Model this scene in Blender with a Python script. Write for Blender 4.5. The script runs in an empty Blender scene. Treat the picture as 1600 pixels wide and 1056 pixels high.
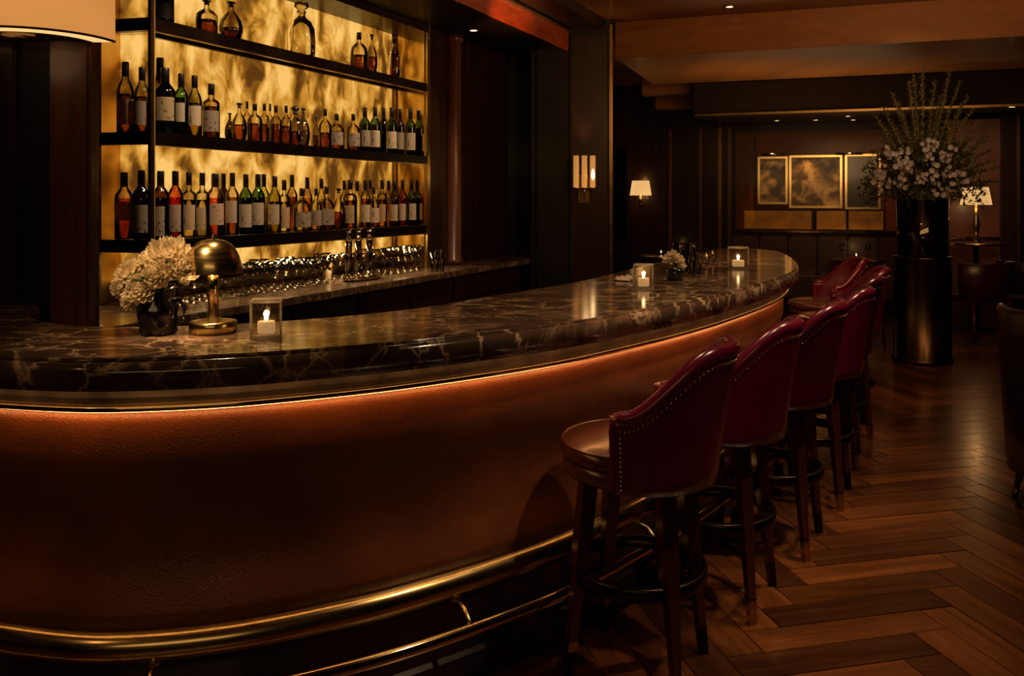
import bpy, bmesh, math, random
from mathutils import Vector, Matrix
random.seed(7)
S = bpy.context.scene
C = S.collection
F = 1350.0; HZ = 310.0; CX = 800.0; CH = 1.5      # focal length in px, horizon row, centre column, eye height
WARM = (1.0, 0.62, 0.29)

# ------------------------------------------------------------------ camera, world, lights, exposure
cam_d = bpy.data.cameras.new('camera'); cam = bpy.data.objects.new('camera', cam_d); C.objects.link(cam)
cam.location = (0, 0, CH); cam.rotation_euler = (math.pi/2, 0, 0)
cam_d.sensor_width = 36; cam_d.lens = 36*F/1600; cam_d.shift_y = -(528-HZ)/1600
cam_d.clip_start = .05; cam_d.clip_end = 60
S.camera = cam
S.view_settings.view_transform = 'Standard'; S.view_settings.look = 'None'
S.view_settings.gamma = 1; S.view_settings.use_curve_mapping = False
S.view_settings.exposure = 0.0
S.cycles.transparent_max_bounces = 32; S.cycles.max_bounces = 8
S.cycles.sample_clamp_indirect = 3
w = bpy.data.worlds.new('world'); S.world = w; w.use_nodes = True
w.node_tree.nodes['Background'].inputs[0].default_value = (1, .5, .22, 1)
w.node_tree.nodes['Background'].inputs[1].default_value = 0.004

def aim(o, loc, tgt):
    o.location = loc
    o.rotation_euler = (Vector(tgt)-Vector(loc)).to_track_quat('-Z', 'Y').to_euler()
def spot(name, loc, tgt, watts, angle, col=WARM, blend=.8, size=.04):
    d = bpy.data.lights.new(name, 'SPOT'); d.energy = watts; d.spot_size = math.radians(angle)
    d.spot_blend = blend; d.color = col; d.shadow_soft_size = size
    o = bpy.data.objects.new(name, d); C.objects.link(o); aim(o, loc, tgt); return o
def point(name, loc, watts, size=.03, col=WARM):
    d = bpy.data.lights.new(name, 'POINT'); d.energy = watts; d.color = col; d.shadow_soft_size = size
    o = bpy.data.objects.new(name, d); C.objects.link(o); o.location = loc; return o
def area(name, loc, tgt, watts, sx, sy, col=WARM):
    d = bpy.data.lights.new(name, 'AREA'); d.energy = watts; d.shape = 'RECTANGLE'; d.size = sx; d.size_y = sy; d.color = col
    o = bpy.data.objects.new(name, d); C.objects.link(o); aim(o, loc, tgt); return o
# downlights in the bar ceiling, shelf lights, and added fill without fixtures
HOT = (1.0, .68, .40)
spot('bar_spot', (-.95, 2.8, 3.0), (-.95, 2.62, 1.1), 80, 38)
spot('bar_spot', (.2, 3.2, 3.0), (.15, 3.2, 1.1), 70, 55)
spot('bar_spot', (.9, 4.1, 3.0), (.75, 4.1, 1.1), 70, 50)
spot('bar_spot', (1.4, 5.5, 3.0), (1.3, 5.6, 1.1), 55, 50)
spot('bouquet_spot', (-1.5, 1.7, 2.9), (-1.0, 2.52, 1.3), 200, 15)  # added spot that brightens the peonies
spot('stool_spot', (1.25, 2.3, 3.05), (.6, 2.75, .9), 75, 50, HOT)
spot('stool_spot', (2.0, 3.3, 3.05), (1.15, 3.6, .9), 95, 55, HOT)
spot('stool_spot', (2.8, 4.9, 3.05), (1.9, 4.8, .9), 90, 52, HOT)
spot('stool_spot', (-.2, 2.9, 3.05), (.22, 2.78, .7), 16, 22, HOT)
spot('floor_spot', (1.9, 3.6, 3.05), (1.75, 3.4, 0), 62, 58)
spot('floor_spot', (2.9, 6.6, 2.75), (2.7, 6.0, 0), 25, 50)
spot('floor_spot', (4.3, 9.2, 2.75), (4.0, 8.2, 0), 60, 46)
spot('flower_spot', (2.6, 6.0, 2.9), (3.8, 7.9, 2.1), 40, 42, HOT)
spot('front_spot', (-2.4, .5, 2.9), (-1.35, 2.25, .6), 12, 22, (1, .5, .22))
spot('pillar_spot', (-1.7, 1.6, 3.0), (-1.72, 3.3, .9), 9, 36, (1, .5, .22))
spot('fascia_spot', (.3, 5.6, 2.2), (.02, 6.7, 2.95), 150, 30, (1, .36, .10))  # added floating spot that reddens the fascia from below
for k in range(5):
    spot('shelf_spot', (-1.12+.409*k*.62, 3.98+.912*k*.62, 2.84), (-1.95+.409*k*.62, 4.4+.912*k*.62, 1.5), 45, 75, (1, .70, .42))
for k in range(4):
    area('under_shelf_strip', (-1.80+.409*(.3+k*.68), 4.42+.912*(.3+k*.68), 1.215), (-1.80+.409*(.3+k*.68), 4.42+.912*(.3+k*.68), 0), 4.5, .06, .4, (1, .70, .36))
area('far_room_glow', (3.0, 8.9, 1.9), (2.9, 9.2, 3.0), 18, 2.4, .8)  # added upward fill that brightens the soffit
area('ceiling_wash', (2.6, 4.6, 2.5), (2.2, 7.0, 3.15), 42, 2.5, .8, (1, .5, .18))  # added floating fill, aimed up to brighten the ceiling
area('room_fill', (-.6, -1.6, 2.3), (-.3, 2.6, 1.0), 8, 3.0, .35)  # added unseen fill behind the camera for slab edge and brass

# ------------------------------------------------------------------ materials
MATS = {}
def newmat(name):
    m = bpy.data.materials.new(name); m.use_nodes = True
    nt = m.node_tree; nt.nodes.clear()
    out = nt.nodes.new('ShaderNodeOutputMaterial'); return m, nt, out
def N(nt, t, **kw):
    n = nt.nodes.new(t)
    for k, v in kw.items():
        if k in n.inputs: n.inputs[k].default_value = v
        else: setattr(n, k, v)
    return n
def L(nt, a, b): nt.links.new(a, b)
def ramp(nt, stops, interp='LINEAR'):
    r = nt.nodes.new('ShaderNodeValToRGB'); r.color_ramp.interpolation = interp
    e = r.color_ramp.elements
    while len(e) < len(stops): e.new(.5)
    for el, (p, c) in zip(e, stops): el.position = p; el.color = (*c, 1)
    return r
def coords(nt, scale=(1,1,1), rnd=False, rot=(0,0,0)):
    tc = nt.nodes.new('ShaderNodeTexCoord'); mp = nt.nodes.new('ShaderNodeMapping')
    mp.inputs['Scale'].default_value = scale; mp.inputs['Rotation'].default_value = rot
    L(nt, tc.outputs['Object'], mp.inputs['Vector'])
    if rnd:
        oi = nt.nodes.new('ShaderNodeObjectInfo'); m = N(nt, 'ShaderNodeMath', operation='MULTIPLY'); m.inputs[1].default_value = 37
        L(nt, oi.outputs['Random'], m.inputs[0]); L(nt, m.outputs[0], mp.inputs['Location'])
    return mp
def simple(name, col, rough=.5, metal=0, coat=0, bump=0, bscale=200, var=0, vscale=5, spec=.5, sheen=0):
    if name in MATS: return MATS[name]
    m, nt, out = newmat(name)
    b = N(nt, 'ShaderNodeBsdfPrincipled'); b.inputs['Base Color'].default_value = (*col, 1)
    b.inputs['Roughness'].default_value = rough; b.inputs['Metallic'].default_value = metal
    b.inputs['Coat Weight'].default_value = coat; b.inputs['Coat Roughness'].default_value = .12
    b.inputs['Specular IOR Level'].default_value = spec; b.inputs['Sheen Weight'].default_value = sheen
    L(nt, b.outputs[0], out.inputs[0]); mp = coords(nt)
    if var:
        n = N(nt, 'ShaderNodeTexNoise', Scale=vscale, Detail=5.0); L(nt, mp.outputs[0], n.inputs['Vector'])
        r = ramp(nt, [(.3, tuple(c*(1-var) for c in col)), (.7, tuple(min(1, c*(1+var)) for c in col))])
        L(nt, n.outputs[0], r.inputs[0]); L(nt, r.outputs[0], b.inputs['Base Color'])
    if bump:
        n = N(nt, 'ShaderNodeTexNoise', Scale=bscale, Detail=3.0); L(nt, mp.outputs[0], n.inputs['Vector'])
        bp = N(nt, 'ShaderNodeBump', Strength=bump, Distance=.002)
        L(nt, n.outputs[0], bp.inputs['Height']); L(nt, bp.outputs[0], b.inputs['Normal'])
    MATS[name] = m; return m
def leather(name, col, rough, scale=220, strength=.25, var=.25, coat=.3):
    m, nt, out = newmat(name); b = N(nt, 'ShaderNodeBsdfPrincipled', Roughness=rough)
    b.inputs['Coat Weight'].default_value = coat; b.inputs['Coat Roughness'].default_value = .22
    mp = coords(nt)
    n = N(nt, 'ShaderNodeTexNoise', Scale=4.0, Detail=6.0); L(nt, mp.outputs[0], n.inputs['Vector'])
    r = ramp(nt, [(.3, tuple(c*(1-var) for c in col)), (.7, tuple(c*(1+var) for c in col))])
    L(nt, n.outputs[0], r.inputs[0]); L(nt, r.outputs[0], b.inputs['Base Color'])
    v = N(nt, 'ShaderNodeTexVoronoi', Scale=scale, feature='DISTANCE_TO_EDGE'); 
    n2 = N(nt, 'ShaderNodeTexNoise', Scale=scale*.12, Detail=4.0); L(nt, mp.outputs[0], n2.inputs['Vector'])
    L(nt, mp.outputs[0], v.inputs['Vector'])
    ad = N(nt, 'ShaderNodeMath', operation='ADD'); L(nt, v.outputs['Distance'], ad.inputs[0]); L(nt, n2.outputs[0], ad.inputs[1])
    bp = N(nt, 'ShaderNodeBump', Strength=strength, Distance=.003); L(nt, ad.outputs[0], bp.inputs['Height']); L(nt, bp.outputs[0], b.inputs['Normal'])
    L(nt, b.outputs[0], out.inputs[0]); return m
def wood(name, c1, c2, rough=.3, scale=(1, 1, .08), coat=.5, rnd=False, wscale=14, island=False):
    m, nt, out = newmat(name); b = N(nt, 'ShaderNodeBsdfPrincipled', Roughness=rough)
    b.inputs['Coat Weight'].default_value = coat; b.inputs['Coat Roughness'].default_value = .15
    if coat < .22: b.inputs['Specular IOR Level'].default_value = .2
    mp = coords(nt, scale, rnd)
    n = N(nt, 'ShaderNodeTexNoise', Scale=float(wscale), Detail=8.0, Roughness=.65, Distortion=.6); L(nt, mp.outputs[0], n.inputs['Vector'])
    r = ramp(nt, [(.28, c1), (.72, c2)]); L(nt, n.outputs[0], r.inputs[0])
    src = r.outputs[0]
    if rnd or island:
        if island: g = N(nt, 'ShaderNodeNewGeometry'); rs = g.outputs['Random Per Island']
        else: g = N(nt, 'ShaderNodeObjectInfo'); rs = g.outputs['Random']
        mr = N(nt, 'ShaderNodeMapRange'); mr.inputs['To Min'].default_value = .42; mr.inputs['To Max'].default_value = 1.5
        L(nt, rs, mr.inputs['Value'])
        hs = N(nt, 'ShaderNodeHueSaturation'); L(nt, mr.outputs[0], hs.inputs['Value']); L(nt, src, hs.inputs['Color']); src = hs.outputs[0]
    L(nt, src, b.inputs['Base Color'])
    bp = N(nt, 'ShaderNodeBump', Strength=.12, Distance=.002); L(nt, n.outputs[0], bp.inputs['Height']); L(nt, bp.outputs[0], b.inputs['Normal'])
    rr = N(nt, 'ShaderNodeMapRange'); rr.inputs['To Min'].default_value = rough*.8; rr.inputs['To Max'].default_value = rough*1.35
    L(nt, n.outputs[0], rr.inputs['Value']); L(nt, rr.outputs[0], b.inputs['Roughness'])
    L(nt, b.outputs[0], out.inputs[0]); MATS[name] = m; return m
def marble(name, base, mid, vein, scale=1.0, rough=.09):
    m, nt, out = newmat(name); b = N(nt, 'ShaderNodeBsdfPrincipled', Roughness=rough)
    b.inputs['Specular IOR Level'].default_value = .6
    mp = coords(nt, (scale, scale*1.35, scale*.8), rot=(0, 0, -.75))
    n = N(nt, 'ShaderNodeTexNoise', Scale=3.2, Detail=9.0, Roughness=.62, Distortion=1.2); L(nt, mp.outputs[0], n.inputs['Vector'])
    r = ramp(nt, [(.3, base), (.52, tuple(c*1.6 for c in base)), (.68, mid)]); L(nt, n.outputs[0], r.inputs[0])
    mx = N(nt, 'ShaderNodeMix', data_type='VECTOR'); mx.inputs[0].default_value = .22
    L(nt, mp.outputs[0], mx.inputs[4]); L(nt, n.outputs['Color'], mx.inputs[5])
    v = N(nt, 'ShaderNodeTexVoronoi', Scale=7.5, feature='DISTANCE_TO_EDGE'); L(nt, mx.outputs[1], v.inputs['Vector'])
    r2 = ramp(nt, [(0, (1, 1, 1)), (.014, (.6, .6, .6)), (.045, (0, 0, 0))]); L(nt, v.outputs['Distance'], r2.inputs[0])
    n3 = N(nt, 'ShaderNodeTexNoise', Scale=2.1, Detail=4.0); L(nt, mp.outputs[0], n3.inputs['Vector'])
    r3 = ramp(nt, [(.36, (0, 0, 0)), (.56, (1, 1, 1))]); L(nt, n3.outputs[0], r3.inputs[0])
    mu = N(nt, 'ShaderNodeMath', operation='MULTIPLY'); L(nt, r2.outputs[0], mu.inputs[0]); L(nt, r3.outputs[0], mu.inputs[1])
    mc = N(nt, 'ShaderNodeMix', data_type='RGBA'); L(nt, mu.outputs[0], mc.inputs[0]); L(nt, r.outputs[0], mc.inputs[6]); mc.inputs[7].default_value = (*vein, 1)
    L(nt, mc.outputs[2], b.inputs['Base Color']); L(nt, b.outputs[0], out.inputs[0]); return m
def glassy(name, col, edge=.35, gloss=1.0):
    """thin clear or tinted glass: tinted see-through with a Fresnel reflection"""
    if name in MATS: return MATS[name]
    m, nt, out = newmat(name)
    lw = N(nt, 'ShaderNodeLayerWeight', Blend=.35)
    mc = N(nt, 'ShaderNodeMix', data_type='RGBA'); L(nt, lw.outputs['Facing'], mc.inputs[0])
    mc.inputs[6].default_value = (*col, 1); mc.inputs[7].default_value = (*[c*edge for c in col], 1)
    t = N(nt, 'ShaderNodeBsdfTransparent'); L(nt, mc.outputs[2], t.inputs[0])
    g = N(nt, 'ShaderNodeBsdfGlossy', Roughness=.03); g.inputs[0].default_value = (gloss, gloss, gloss, 1)
    fr = N(nt, 'ShaderNodeFresnel', IOR=1.5); mx = N(nt, 'ShaderNodeMixShader')
    L(nt, fr.outputs[0], mx.inputs[0]); L(nt, t.outputs[0], mx.inputs[1]); L(nt, g.outputs[0], mx.inputs[2])
    L(nt, mx.outputs[0], out.inputs[0]); MATS[name] = m; return m
def emit(name, col, strength):
    if name in MATS: return MATS[name]
    m, nt, out = newmat(name); e = N(nt, 'ShaderNodeEmission', Strength=float(strength)); e.inputs[0].default_value = (*col, 1)
    L(nt, e.outputs[0], out.inputs[0]); MATS[name] = m; return m
def brass(name, col=(.72, .54, .23), rough=.22, brush=(1, 1, 60)):
    m, nt, out = newmat(name); b = N(nt, 'ShaderNodeBsdfPrincipled', Roughness=rough, Metallic=1.0)
    mp = coords(nt, brush); n = N(nt, 'ShaderNodeTexNoise', Scale=6.0, Detail=5.0); L(nt, mp.outputs[0], n.inputs['Vector'])
    r = ramp(nt, [(.3, tuple(c*.75 for c in col)), (.7, col)]); L(nt, n.outputs[0], r.inputs[0]); L(nt, r.outputs[0], b.inputs['Base Color'])
    mr = N(nt, 'ShaderNodeMapRange'); mr.inputs['To Min'].default_value = rough*.7; mr.inputs['To Max'].default_value = rough*1.4
    L(nt, n.outputs[0], mr.inputs['Value']); L(nt, mr.outputs[0], b.inputs['Roughness']); L(nt, b.outputs[0], out.inputs[0]); return m

M_marble = marble('emperador_marble', (.045, .026, .016), (.24, .14, .085), (.60, .42, .27), rough=.12)
M_marble2 = marble('counter_marble', (.06, .035, .02), (.22, .14, .085), (.5, .35, .22), 1.3, .16)
M_leather = leather('tan_leather_front', (.18, .052, .014), .42, 110, .6, .3, .12)
M_wine = leather('oxblood_leather', (.125, .0035, .024), .24, 260, .10, .2, .6)
M_seat = leather('brown_seat_leather', (.11, .030, .016), .24, 260, .10, .25, .9)
M_darkleather = leather('black_brown_leather', (.010, .005, .004), .32, 260, .15)
M_brass = brass('brushed_brass'); M_brasspol = brass('polished_brass', (.92, .70, .34), .1, (1, 1, 1))
M_bronze = brass('aged_bronze', (.20, .125, .05), .28, (1, 1, 1))
M_blackmetal = brass('black_bronze', (.05, .035, .022), .3, (1, 1, 1))
M_chrome = brass('polished_chrome', (.6, .52, .42), .08, (1, 1, 1))
M_darkwood = wood('dark_mahogany', (.010, .004, .0025), (.030, .011, .005), .38, (1, 1, .06), .2)
M_redwood = wood('red_mahogany', (.045, .012, .005), (.13, .035, .012), .36, (1, 1, .06), .25)
M_blackwood = wood('black_lacquer_wood', (.005, .004, .0035), (.010, .007, .005), .5, (1, 1, .06), .08)
M_legwood = wood('stool_leg_wood', (.03, .007, .005), (.09, .02, .014), .22, (1, 1, .06), .6)
M_beam = wood('varnished_beam', (.20, .03, .006), (.42, .08, .015), .25, (.5, .06, 1), .6)
M_ceil = wood('warm_ceiling_wood', (.13, .048, .012), (.22, .085, .022), .45, (.25, .05, 1), .2, wscale=8)
M_plank = wood('floor_plank', (.062, .018, .005), (.20, .066, .017), .24, (.12, 1.6, 1), .35, rnd=True, wscale=11)
M_plankfar = wood('floor_plank_far', (.062, .018, .005), (.20, .066, .017), .24, (.12, 1.6, 1), .35, wscale=11, island=True)
M_subfloor = simple('dark_subfloor', (.008, .004, .003), .6)
M_wax = simple('candle_wax', (.85, .7, .5), .5)
M_black = simple('black_foil', (.012, .010, .009), .3, coat=.4)
M_petal = None
def petalmat(name, col, trans=.35):
    m, nt, out = newmat(name)
    d = N(nt, 'ShaderNodeBsdfPrincipled', Roughness=.6); t = N(nt, 'ShaderNodeBsdfTranslucent')
    mp = coords(nt); n = N(nt, 'ShaderNodeTexNoise', Scale=40.0, Detail=3.0); L(nt, mp.outputs[0], n.inputs['Vector'])
    r = ramp(nt, [(.3, tuple(c*.8 for c in col)), (.7, col)]); L(nt, n.outputs[0], r.inputs[0])
    L(nt, r.outputs[0], d.inputs['Base Color']); L(nt, r.outputs[0], t.inputs[0])
    mx = N(nt, 'ShaderNodeMixShader'); mx.inputs[0].default_value = trans
    L(nt, d.outputs[0], mx.inputs[1]); L(nt, t.outputs[0], mx.inputs[2]); L(nt, mx.outputs[0], out.inputs[0]); return m
M_petal = petalmat('cream_petal', (.90, .76, .50), .4); M_petal2 = petalmat('pale_grey_petal', (.42, .37, .37), .2)
M_leaf = simple('leaf_green', (.07, .075, .02), .5, var=.4); M_frond = simple('frond_green', (.20, .18, .05), .6, var=.5, vscale=12)

# backlit onyx: a real light box face, so it emits
def onyx():
    m, nt, out = newmat('backlit_onyx'); mp = coords(nt, (1.0, 1.0, .62), rot=(.5, .35, 0))
    n = N(nt, 'ShaderNodeTexNoise', Scale=6.6, Detail=5.0, Roughness=.52, Distortion=.45); L(nt, mp.outputs[0], n.inputs['Vector'])
    n2 = N(nt, 'ShaderNodeTexNoise', Scale=1.5, Detail=2.0); L(nt, mp.outputs[0], n2.inputs['Vector'])
    ad = N(nt, 'ShaderNodeMath', operation='MULTIPLY_ADD'); ad.inputs[1].default_value = .35; L(nt, n2.outputs[0], ad.inputs[0]); L(nt, n.outputs[0], ad.inputs[2])
    r = ramp(nt, [(.54, (.11, .038, .005)), (.62, (.26, .10, .010)), (.70, (.62, .27, .03)), (.83, (.98, .56, .14))])
    L(nt, ad.outputs[0], r.inputs[0]); e = N(nt, 'ShaderNodeEmission', Strength=1.0); L(nt, r.outputs[0], e.inputs[0])
    L(nt, e.outputs[0], out.inputs[0]); return m
M_onyx = onyx()

# ------------------------------------------------------------------ mesh helpers
class MB:
    def __init__(s): s.v = []; s.f = []; s.sm = []
    def add(s, vs, fs, smooth=False):
        o = len(s.v); s.v += [tuple(v) for v in vs]; s.f += [tuple(i+o for i in f) for f in fs]; s.sm += [smooth]*len(fs); return s
    def box(s, x0, x1, y0, y1, z0, z1):
        return s.add([(x, y, z) for x in (x0, x1) for y in (y0, y1) for z in (z0, z1)],
            [(0,1,3,2),(4,6,7,5),(0,4,5,1),(2,3,7,6),(0,2,6,4),(1,5,7,3)])
    def obox(s, p, q, off0, off1, z0, z1):
        """upright box along p->q (xy), from off0 to off1 along the left normal"""
        p = Vector(p[:2]); q = Vector(q[:2]); d = (q-p).normalized(); n = Vector((-d.y, d.x))
        c = [p+n*off0, q+n*off0, q+n*off1, p+n*off1]
        return s.add([(*v, z) for z in (z0, z1) for v in c], [(3,2,1,0),(4,5,6,7),(0,1,5,4),(1,2,6,5),(2,3,7,6),(3,0,4,7)])
    def prism(s, poly, z0, z1):
        n = len(poly)
        return s.add([(*p[:2], z0) for p in poly]+[(*p[:2], z1) for p in poly],
            [tuple(range(n))[::-1], tuple(range(n, 2*n))]+[(i, (i+1)%n, n+(i+1)%n, n+i) for i in range(n)])
    def lathe(s, prof, seg=20, c=(0,0,0), smooth=True, rf=None):
        vs = []; fs = []; k = len(prof)
        for i in range(seg):
            a = 2*math.pi*i/seg
            for j, (r, z) in enumerate(prof):
                m = rf(a, z) if rf else 1
                vs.append((c[0]+r*m*math.cos(a), c[1]+r*m*math.sin(a), c[2]+z))
        for i in range(seg):
            for j in range(k-1):
                if prof[j][0] < 1e-6 and prof[j+1][0] < 1e-6: continue
                a = i*k+j; b = ((i+1)%seg)*k+j; fs.append((a, b, b+1, a+1))
        return s.add(vs, fs, smooth)
    def tube(s, pts, r, seg=8, closed=False, cap=True):
        pts = [Vector(p) for p in pts]; n = len(pts); vs = []; fs = []
        rr = r if isinstance(r, (list, tuple)) else [r]*n
        up = Vector((0, 0, 1))
        for i, p in enumerate(pts):
            if closed: t = pts[(i+1)%n]-pts[i-1]
            else: t = pts[min(i+1, n-1)]-pts[max(i-1, 0)]
            t.normalize(); u = up if abs(t.z) < .95 else Vector((1, 0, 0))
            a = t.cross(u).normalized(); b = t.cross(a)
            for k in range(seg):
                th = 2*math.pi*k/seg; vs.append(p+a*(rr[i]*math.cos(th))+b*(rr[i]*math.sin(th)))
        m = n if closed else n-1
        for i in range(m):
            for k in range(seg):
                a = i*seg+k; b = i*seg+(k+1)%seg; j = (i+1)%n
                fs.append((a, b, j*seg+(k+1)%seg, j*seg+k))
        if cap and not closed: fs += [tuple(range(seg)), tuple(range((n-1)*seg, n*seg))[::-1]]
        return s.add(vs, fs, True)
    def sweep(s, path, prof, smooth=True, caps=True):
        """path: list of (point, outward normal); prof: list of (inset from edge, z); closed profile"""
        k = len(prof); vs = []; fs = []
        for (p, nrm) in path:
            for (d, z) in prof: vs.append((p[0]-nrm[0]*d, p[1]-nrm[1]*d, z))
        for i in range(len(path)-1):
            for j in range(k): a = i*k+j; b = i*k+(j+1)%k; fs.append((a, a+k, b+k, b))
        if caps: fs += [tuple(range(k)), tuple(range((len(path)-1)*k, len(path)*k))[::-1]]
        return s.add(vs, fs, smooth)
    def mesh(s, name, mat, bevel=0, fix=True, auto=False):
        me = bpy.data.meshes.new(name); me.from_pydata([tuple(v) for v in s.v], [], s.f)
        bm = bmesh.new(); bm.from_mesh(me)
        for f, q in zip(bm.faces, s.sm): f.smooth = q
        if fix: bmesh.ops.recalc_face_normals(bm, faces=bm.faces)
        if bevel:
            es = [e for e in bm.edges if len(e.link_faces) == 2 and e.calc_face_angle(0) > .6]
            bmesh.ops.bevel(bm, geom=es, offset=bevel, segments=2, affect='EDGES', clamp_overlap=True)
        bm.to_mesh(me); bm.free(); me.materials.append(mat); return me
def put(name, me, parent=None, loc=None):
    o = bpy.data.objects.new(name, me); C.objects.link(o)
    if parent: o.parent = parent
    if loc: o.location = loc
    return o
def part(name, mb, mat, parent=None, bevel=0, loc=None): return put(name, mb.mesh(name, mat, bevel), parent, loc)
def tag(o, label, cat, group=None, kind=None):
    o['label'] = label; o['category'] = cat
    if group: o['group'] = group
    if kind: o['kind'] = kind
    return o
def thing(name, label, cat, loc=(0,0,0), rz=0, group=None):
    o = bpy.data.objects.new(name, None); C.objects.link(o); o.location = loc; o.rotation_euler = (0, 0, rz)
    o.empty_display_size = .1; return tag(o, label, cat, group)
def struct(name, mb, mat, bevel=0):
    o = part(name, mb, mat, None, bevel); o['kind'] = 'structure'; return o
def dup(o, parent=None):
    c = o.copy(); C.objects.link(c); c.parent = parent
    for ch in list(o.children): dup(ch, c)
    return c
def catmull(pts, per=10):
    P = [Vector(p) for p in pts]; P = [2*P[0]-P[1]]+P+[2*P[-1]-P[-2]]; out = []
    for i in range(1, len(P)-2):
        for k in range(per):
            t = k/per; a, b, c, d = P[i-1:i+3]
            out.append(.5*((2*b)+(c-a)*t+(2*a-5*b+4*c-d)*t*t+(3*b-a-3*c+d)*t**3))
    return out+[P[-2]]
def at(px, py, z):
    Y = (CH-z)*F/(py-HZ); return ((px-CX)/F*Y, Y)
def zat(py, Y): return CH+(HZ-py)*Y/F
def hit(px, p, d):
    """point on the plan line p+t*d that stands in column px of the photograph"""
    k = (px-CX)/F; t = (k*p[1]-p[0])/(d[0]-k*d[1]); return Vector((p[0]+t*d[0], p[1]+t*d[1]))

# ------------------------------------------------------------------ the room shell
U = Vector((.943, -.334)); V = Vector((.334, .943)); Wd = Vector((.409, .912)); Wn = Vector((-.912, .409))
# floor: sub-floor with herringbone planks
LP, WP = .70, .14; A0 = math.radians(13)
ca, sa = math.cos(A0), math.sin(A0)
floor = struct('floor', MB().box(-4, 8.5, -2.2, 14.5, -.06, -.016), M_subfloor)
pl = []
for m in range(-90, 110):
    for n in range(-14, 16):
        for kind in (0, 1):
            ox = m*WP+n*LP; oy = m*WP-n*LP
            if kind == 0: cx_, cy_, rot = ox+LP/2, oy+WP/2, 0
            else: cx_, cy_, rot = ox+WP/2, oy+WP+LP/2, math.pi/2
            X = 1.15+cx_*ca-cy_*sa; Y = 3.36+cx_*sa+cy_*ca
            if Y < -2 or X < -3.8 or X > 8.3 or Y > 14.3: continue
            pl.append((X, Y, rot+A0))
def seen(X, Y):
    if Y < 2.2: return False
    px = CX+F*X/Y; py = HZ+F*CH/Y
    if py > 1110 or px > 1660: return False
    # hidden behind the bar
    return px > 830+max(0, (1000-py))*1.05-90 and Y < 9.3
near = sorted([p for p in pl if seen(p[0], p[1])], key=lambda p: p[1])[:290]
ns = set(near)
g = .0016
base = []
for k in range(4):
    b = MB().box(-LP/2+g, LP/2-g, -WP/2+g, WP/2-g, -.018, 0); base.append(b.mesh('plank', M_plank, .0016))
for (X, Y, r) in near:
    o = put('plank', random.choice(base), floor, (X, Y, random.uniform(-.0006, .0006)))
    o.rotation_euler = (random.uniform(-.0014, .0014), random.uniform(-.001, .001), r)
rest = MB()
for (X, Y, r) in pl:
    if (X, Y, r) in ns: continue
    c, s_ = math.cos(r), math.sin(r); z = random.uniform(-.0006, .0006)
    vs = [(X+a*c-b*s_, Y+a*s_+b*c, q) for q in (-.018, z) for a, b in ((-LP/2+g, -WP/2+g), (LP/2-g, -WP/2+g), (LP/2-g, WP/2-g), (-LP/2+g, WP/2-g))]
    rest.add(vs, [(4,5,6,7),(0,1,5,4),(1,2,6,5),(2,3,7,6),(3,0,4,7)])
o = part('plank_field', rest, M_plankfar, floor); o['kind'] = 'stuff'

CZ = 3.15
struct('ceiling', MB().box(-4, 8.5, -2.2, 14.5, CZ, CZ+.1), M_ceil)
struct('wall_rear', MB().box(-4, 8.5, -2.3, -2.2, 0, CZ), M_darkwood)
struct('wall_left', MB().box(-4.1, -4, -2.2, 14.5, 0, CZ), M_darkwood)
struct('wall_right', MB().box(8.5, 8.6, -2.2, 14.5, 0, CZ), M_darkwood)
W0 = Vector((3.88, 11.9))
def wf(px, off=0): return hit(px, W0-V*off, U)
a, b = W0-U*6.5, W0+U*4.9
struct('wall_far', MB().obox(a, b, 0, .12, 0, CZ), M_darkwood)
# big ceiling beam, its wide lit soffit and the lower header of the far room
B0 = Vector((.958, 8.08))
def onU(px, base): return hit(px, base, U)
bm_ = MB().obox(B0-U*.0, B0+U*6.5, 0, 2.0, 2.81, CZ-.002)
struct('beam_main', bm_, M_ceil, .01)
B1 = B0+V*2.0
hd = MB().obox(hit(1083, B1, U), B1+U*6.0, 0, .5, 2.43, 2.808)
struct('beam_header', hd, simple('matt_black_wood', (.011, .006, .0035), .8, spec=.1), .01)
B2 = B1+V*.5
struct('ceiling_far', MB().obox(hit(1083, B2, U), B2+U*6.0, 0, 2.2, 2.52, 2.6), M_darkwood)
struct('trim_header', MB().obox(hit(1086, B1, U)-V*.02, B1+U*6.0-V*.02, 0, .02, 2.43, 2.455), M_bronze)
# coffer strips left of the header
for k, (d0, z0) in enumerate(((.35, 2.74), (1.25, 2.66))):
    p = B1+V*d0; struct('beam_coffer', MB().obox(p-U*.2, hit(1083, p, U), 0, .22, z0, 2.81+.3), M_ceil, .01)

# niche with backlit shelves : wall along Wd
F1 = Vector((-1.81, 4.33)); F2 = Vector((-.68, 6.84)); F0 = Vector((-2.12, 4.41))
P0 = Vector((-2.125, 4.69)); P1 = Vector((-1.96, 4.67)); P2 = Vector((-.935, 6.955))
SZ = (1.288, 1.833, 2.405); STH = .062; SOF = 2.86
onx = MB(); TH = .03
def wallstrip(mb, p, q, z0, z1, off=.0, th=.04): mb.obox(p, q, off, off+th, z0, z1)
wallstrip(onx, P1, P2, 1.05, SOF-.02)
wallstrip(onx, P0, P1, 1.05, SOF-.02)
o = struct('wall_niche', onx, M_onyx)
struct('wall_niche_splash', MB().obox(P1, P2, -.004, .04, .955, 1.05).obox(P0, P1, 0, .04, .955, 1.05), brass('smoked_mirror', (.22, .15, .07), .06, (1,1,1)))
M_mirror = brass('amber_mirror', (.8, .58, .26), .12, (1, 1, 1))
struct('wall_niche_right', MB().obox(P2, F2, -.0, -.03, .955, SOF), M_mirror)
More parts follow.
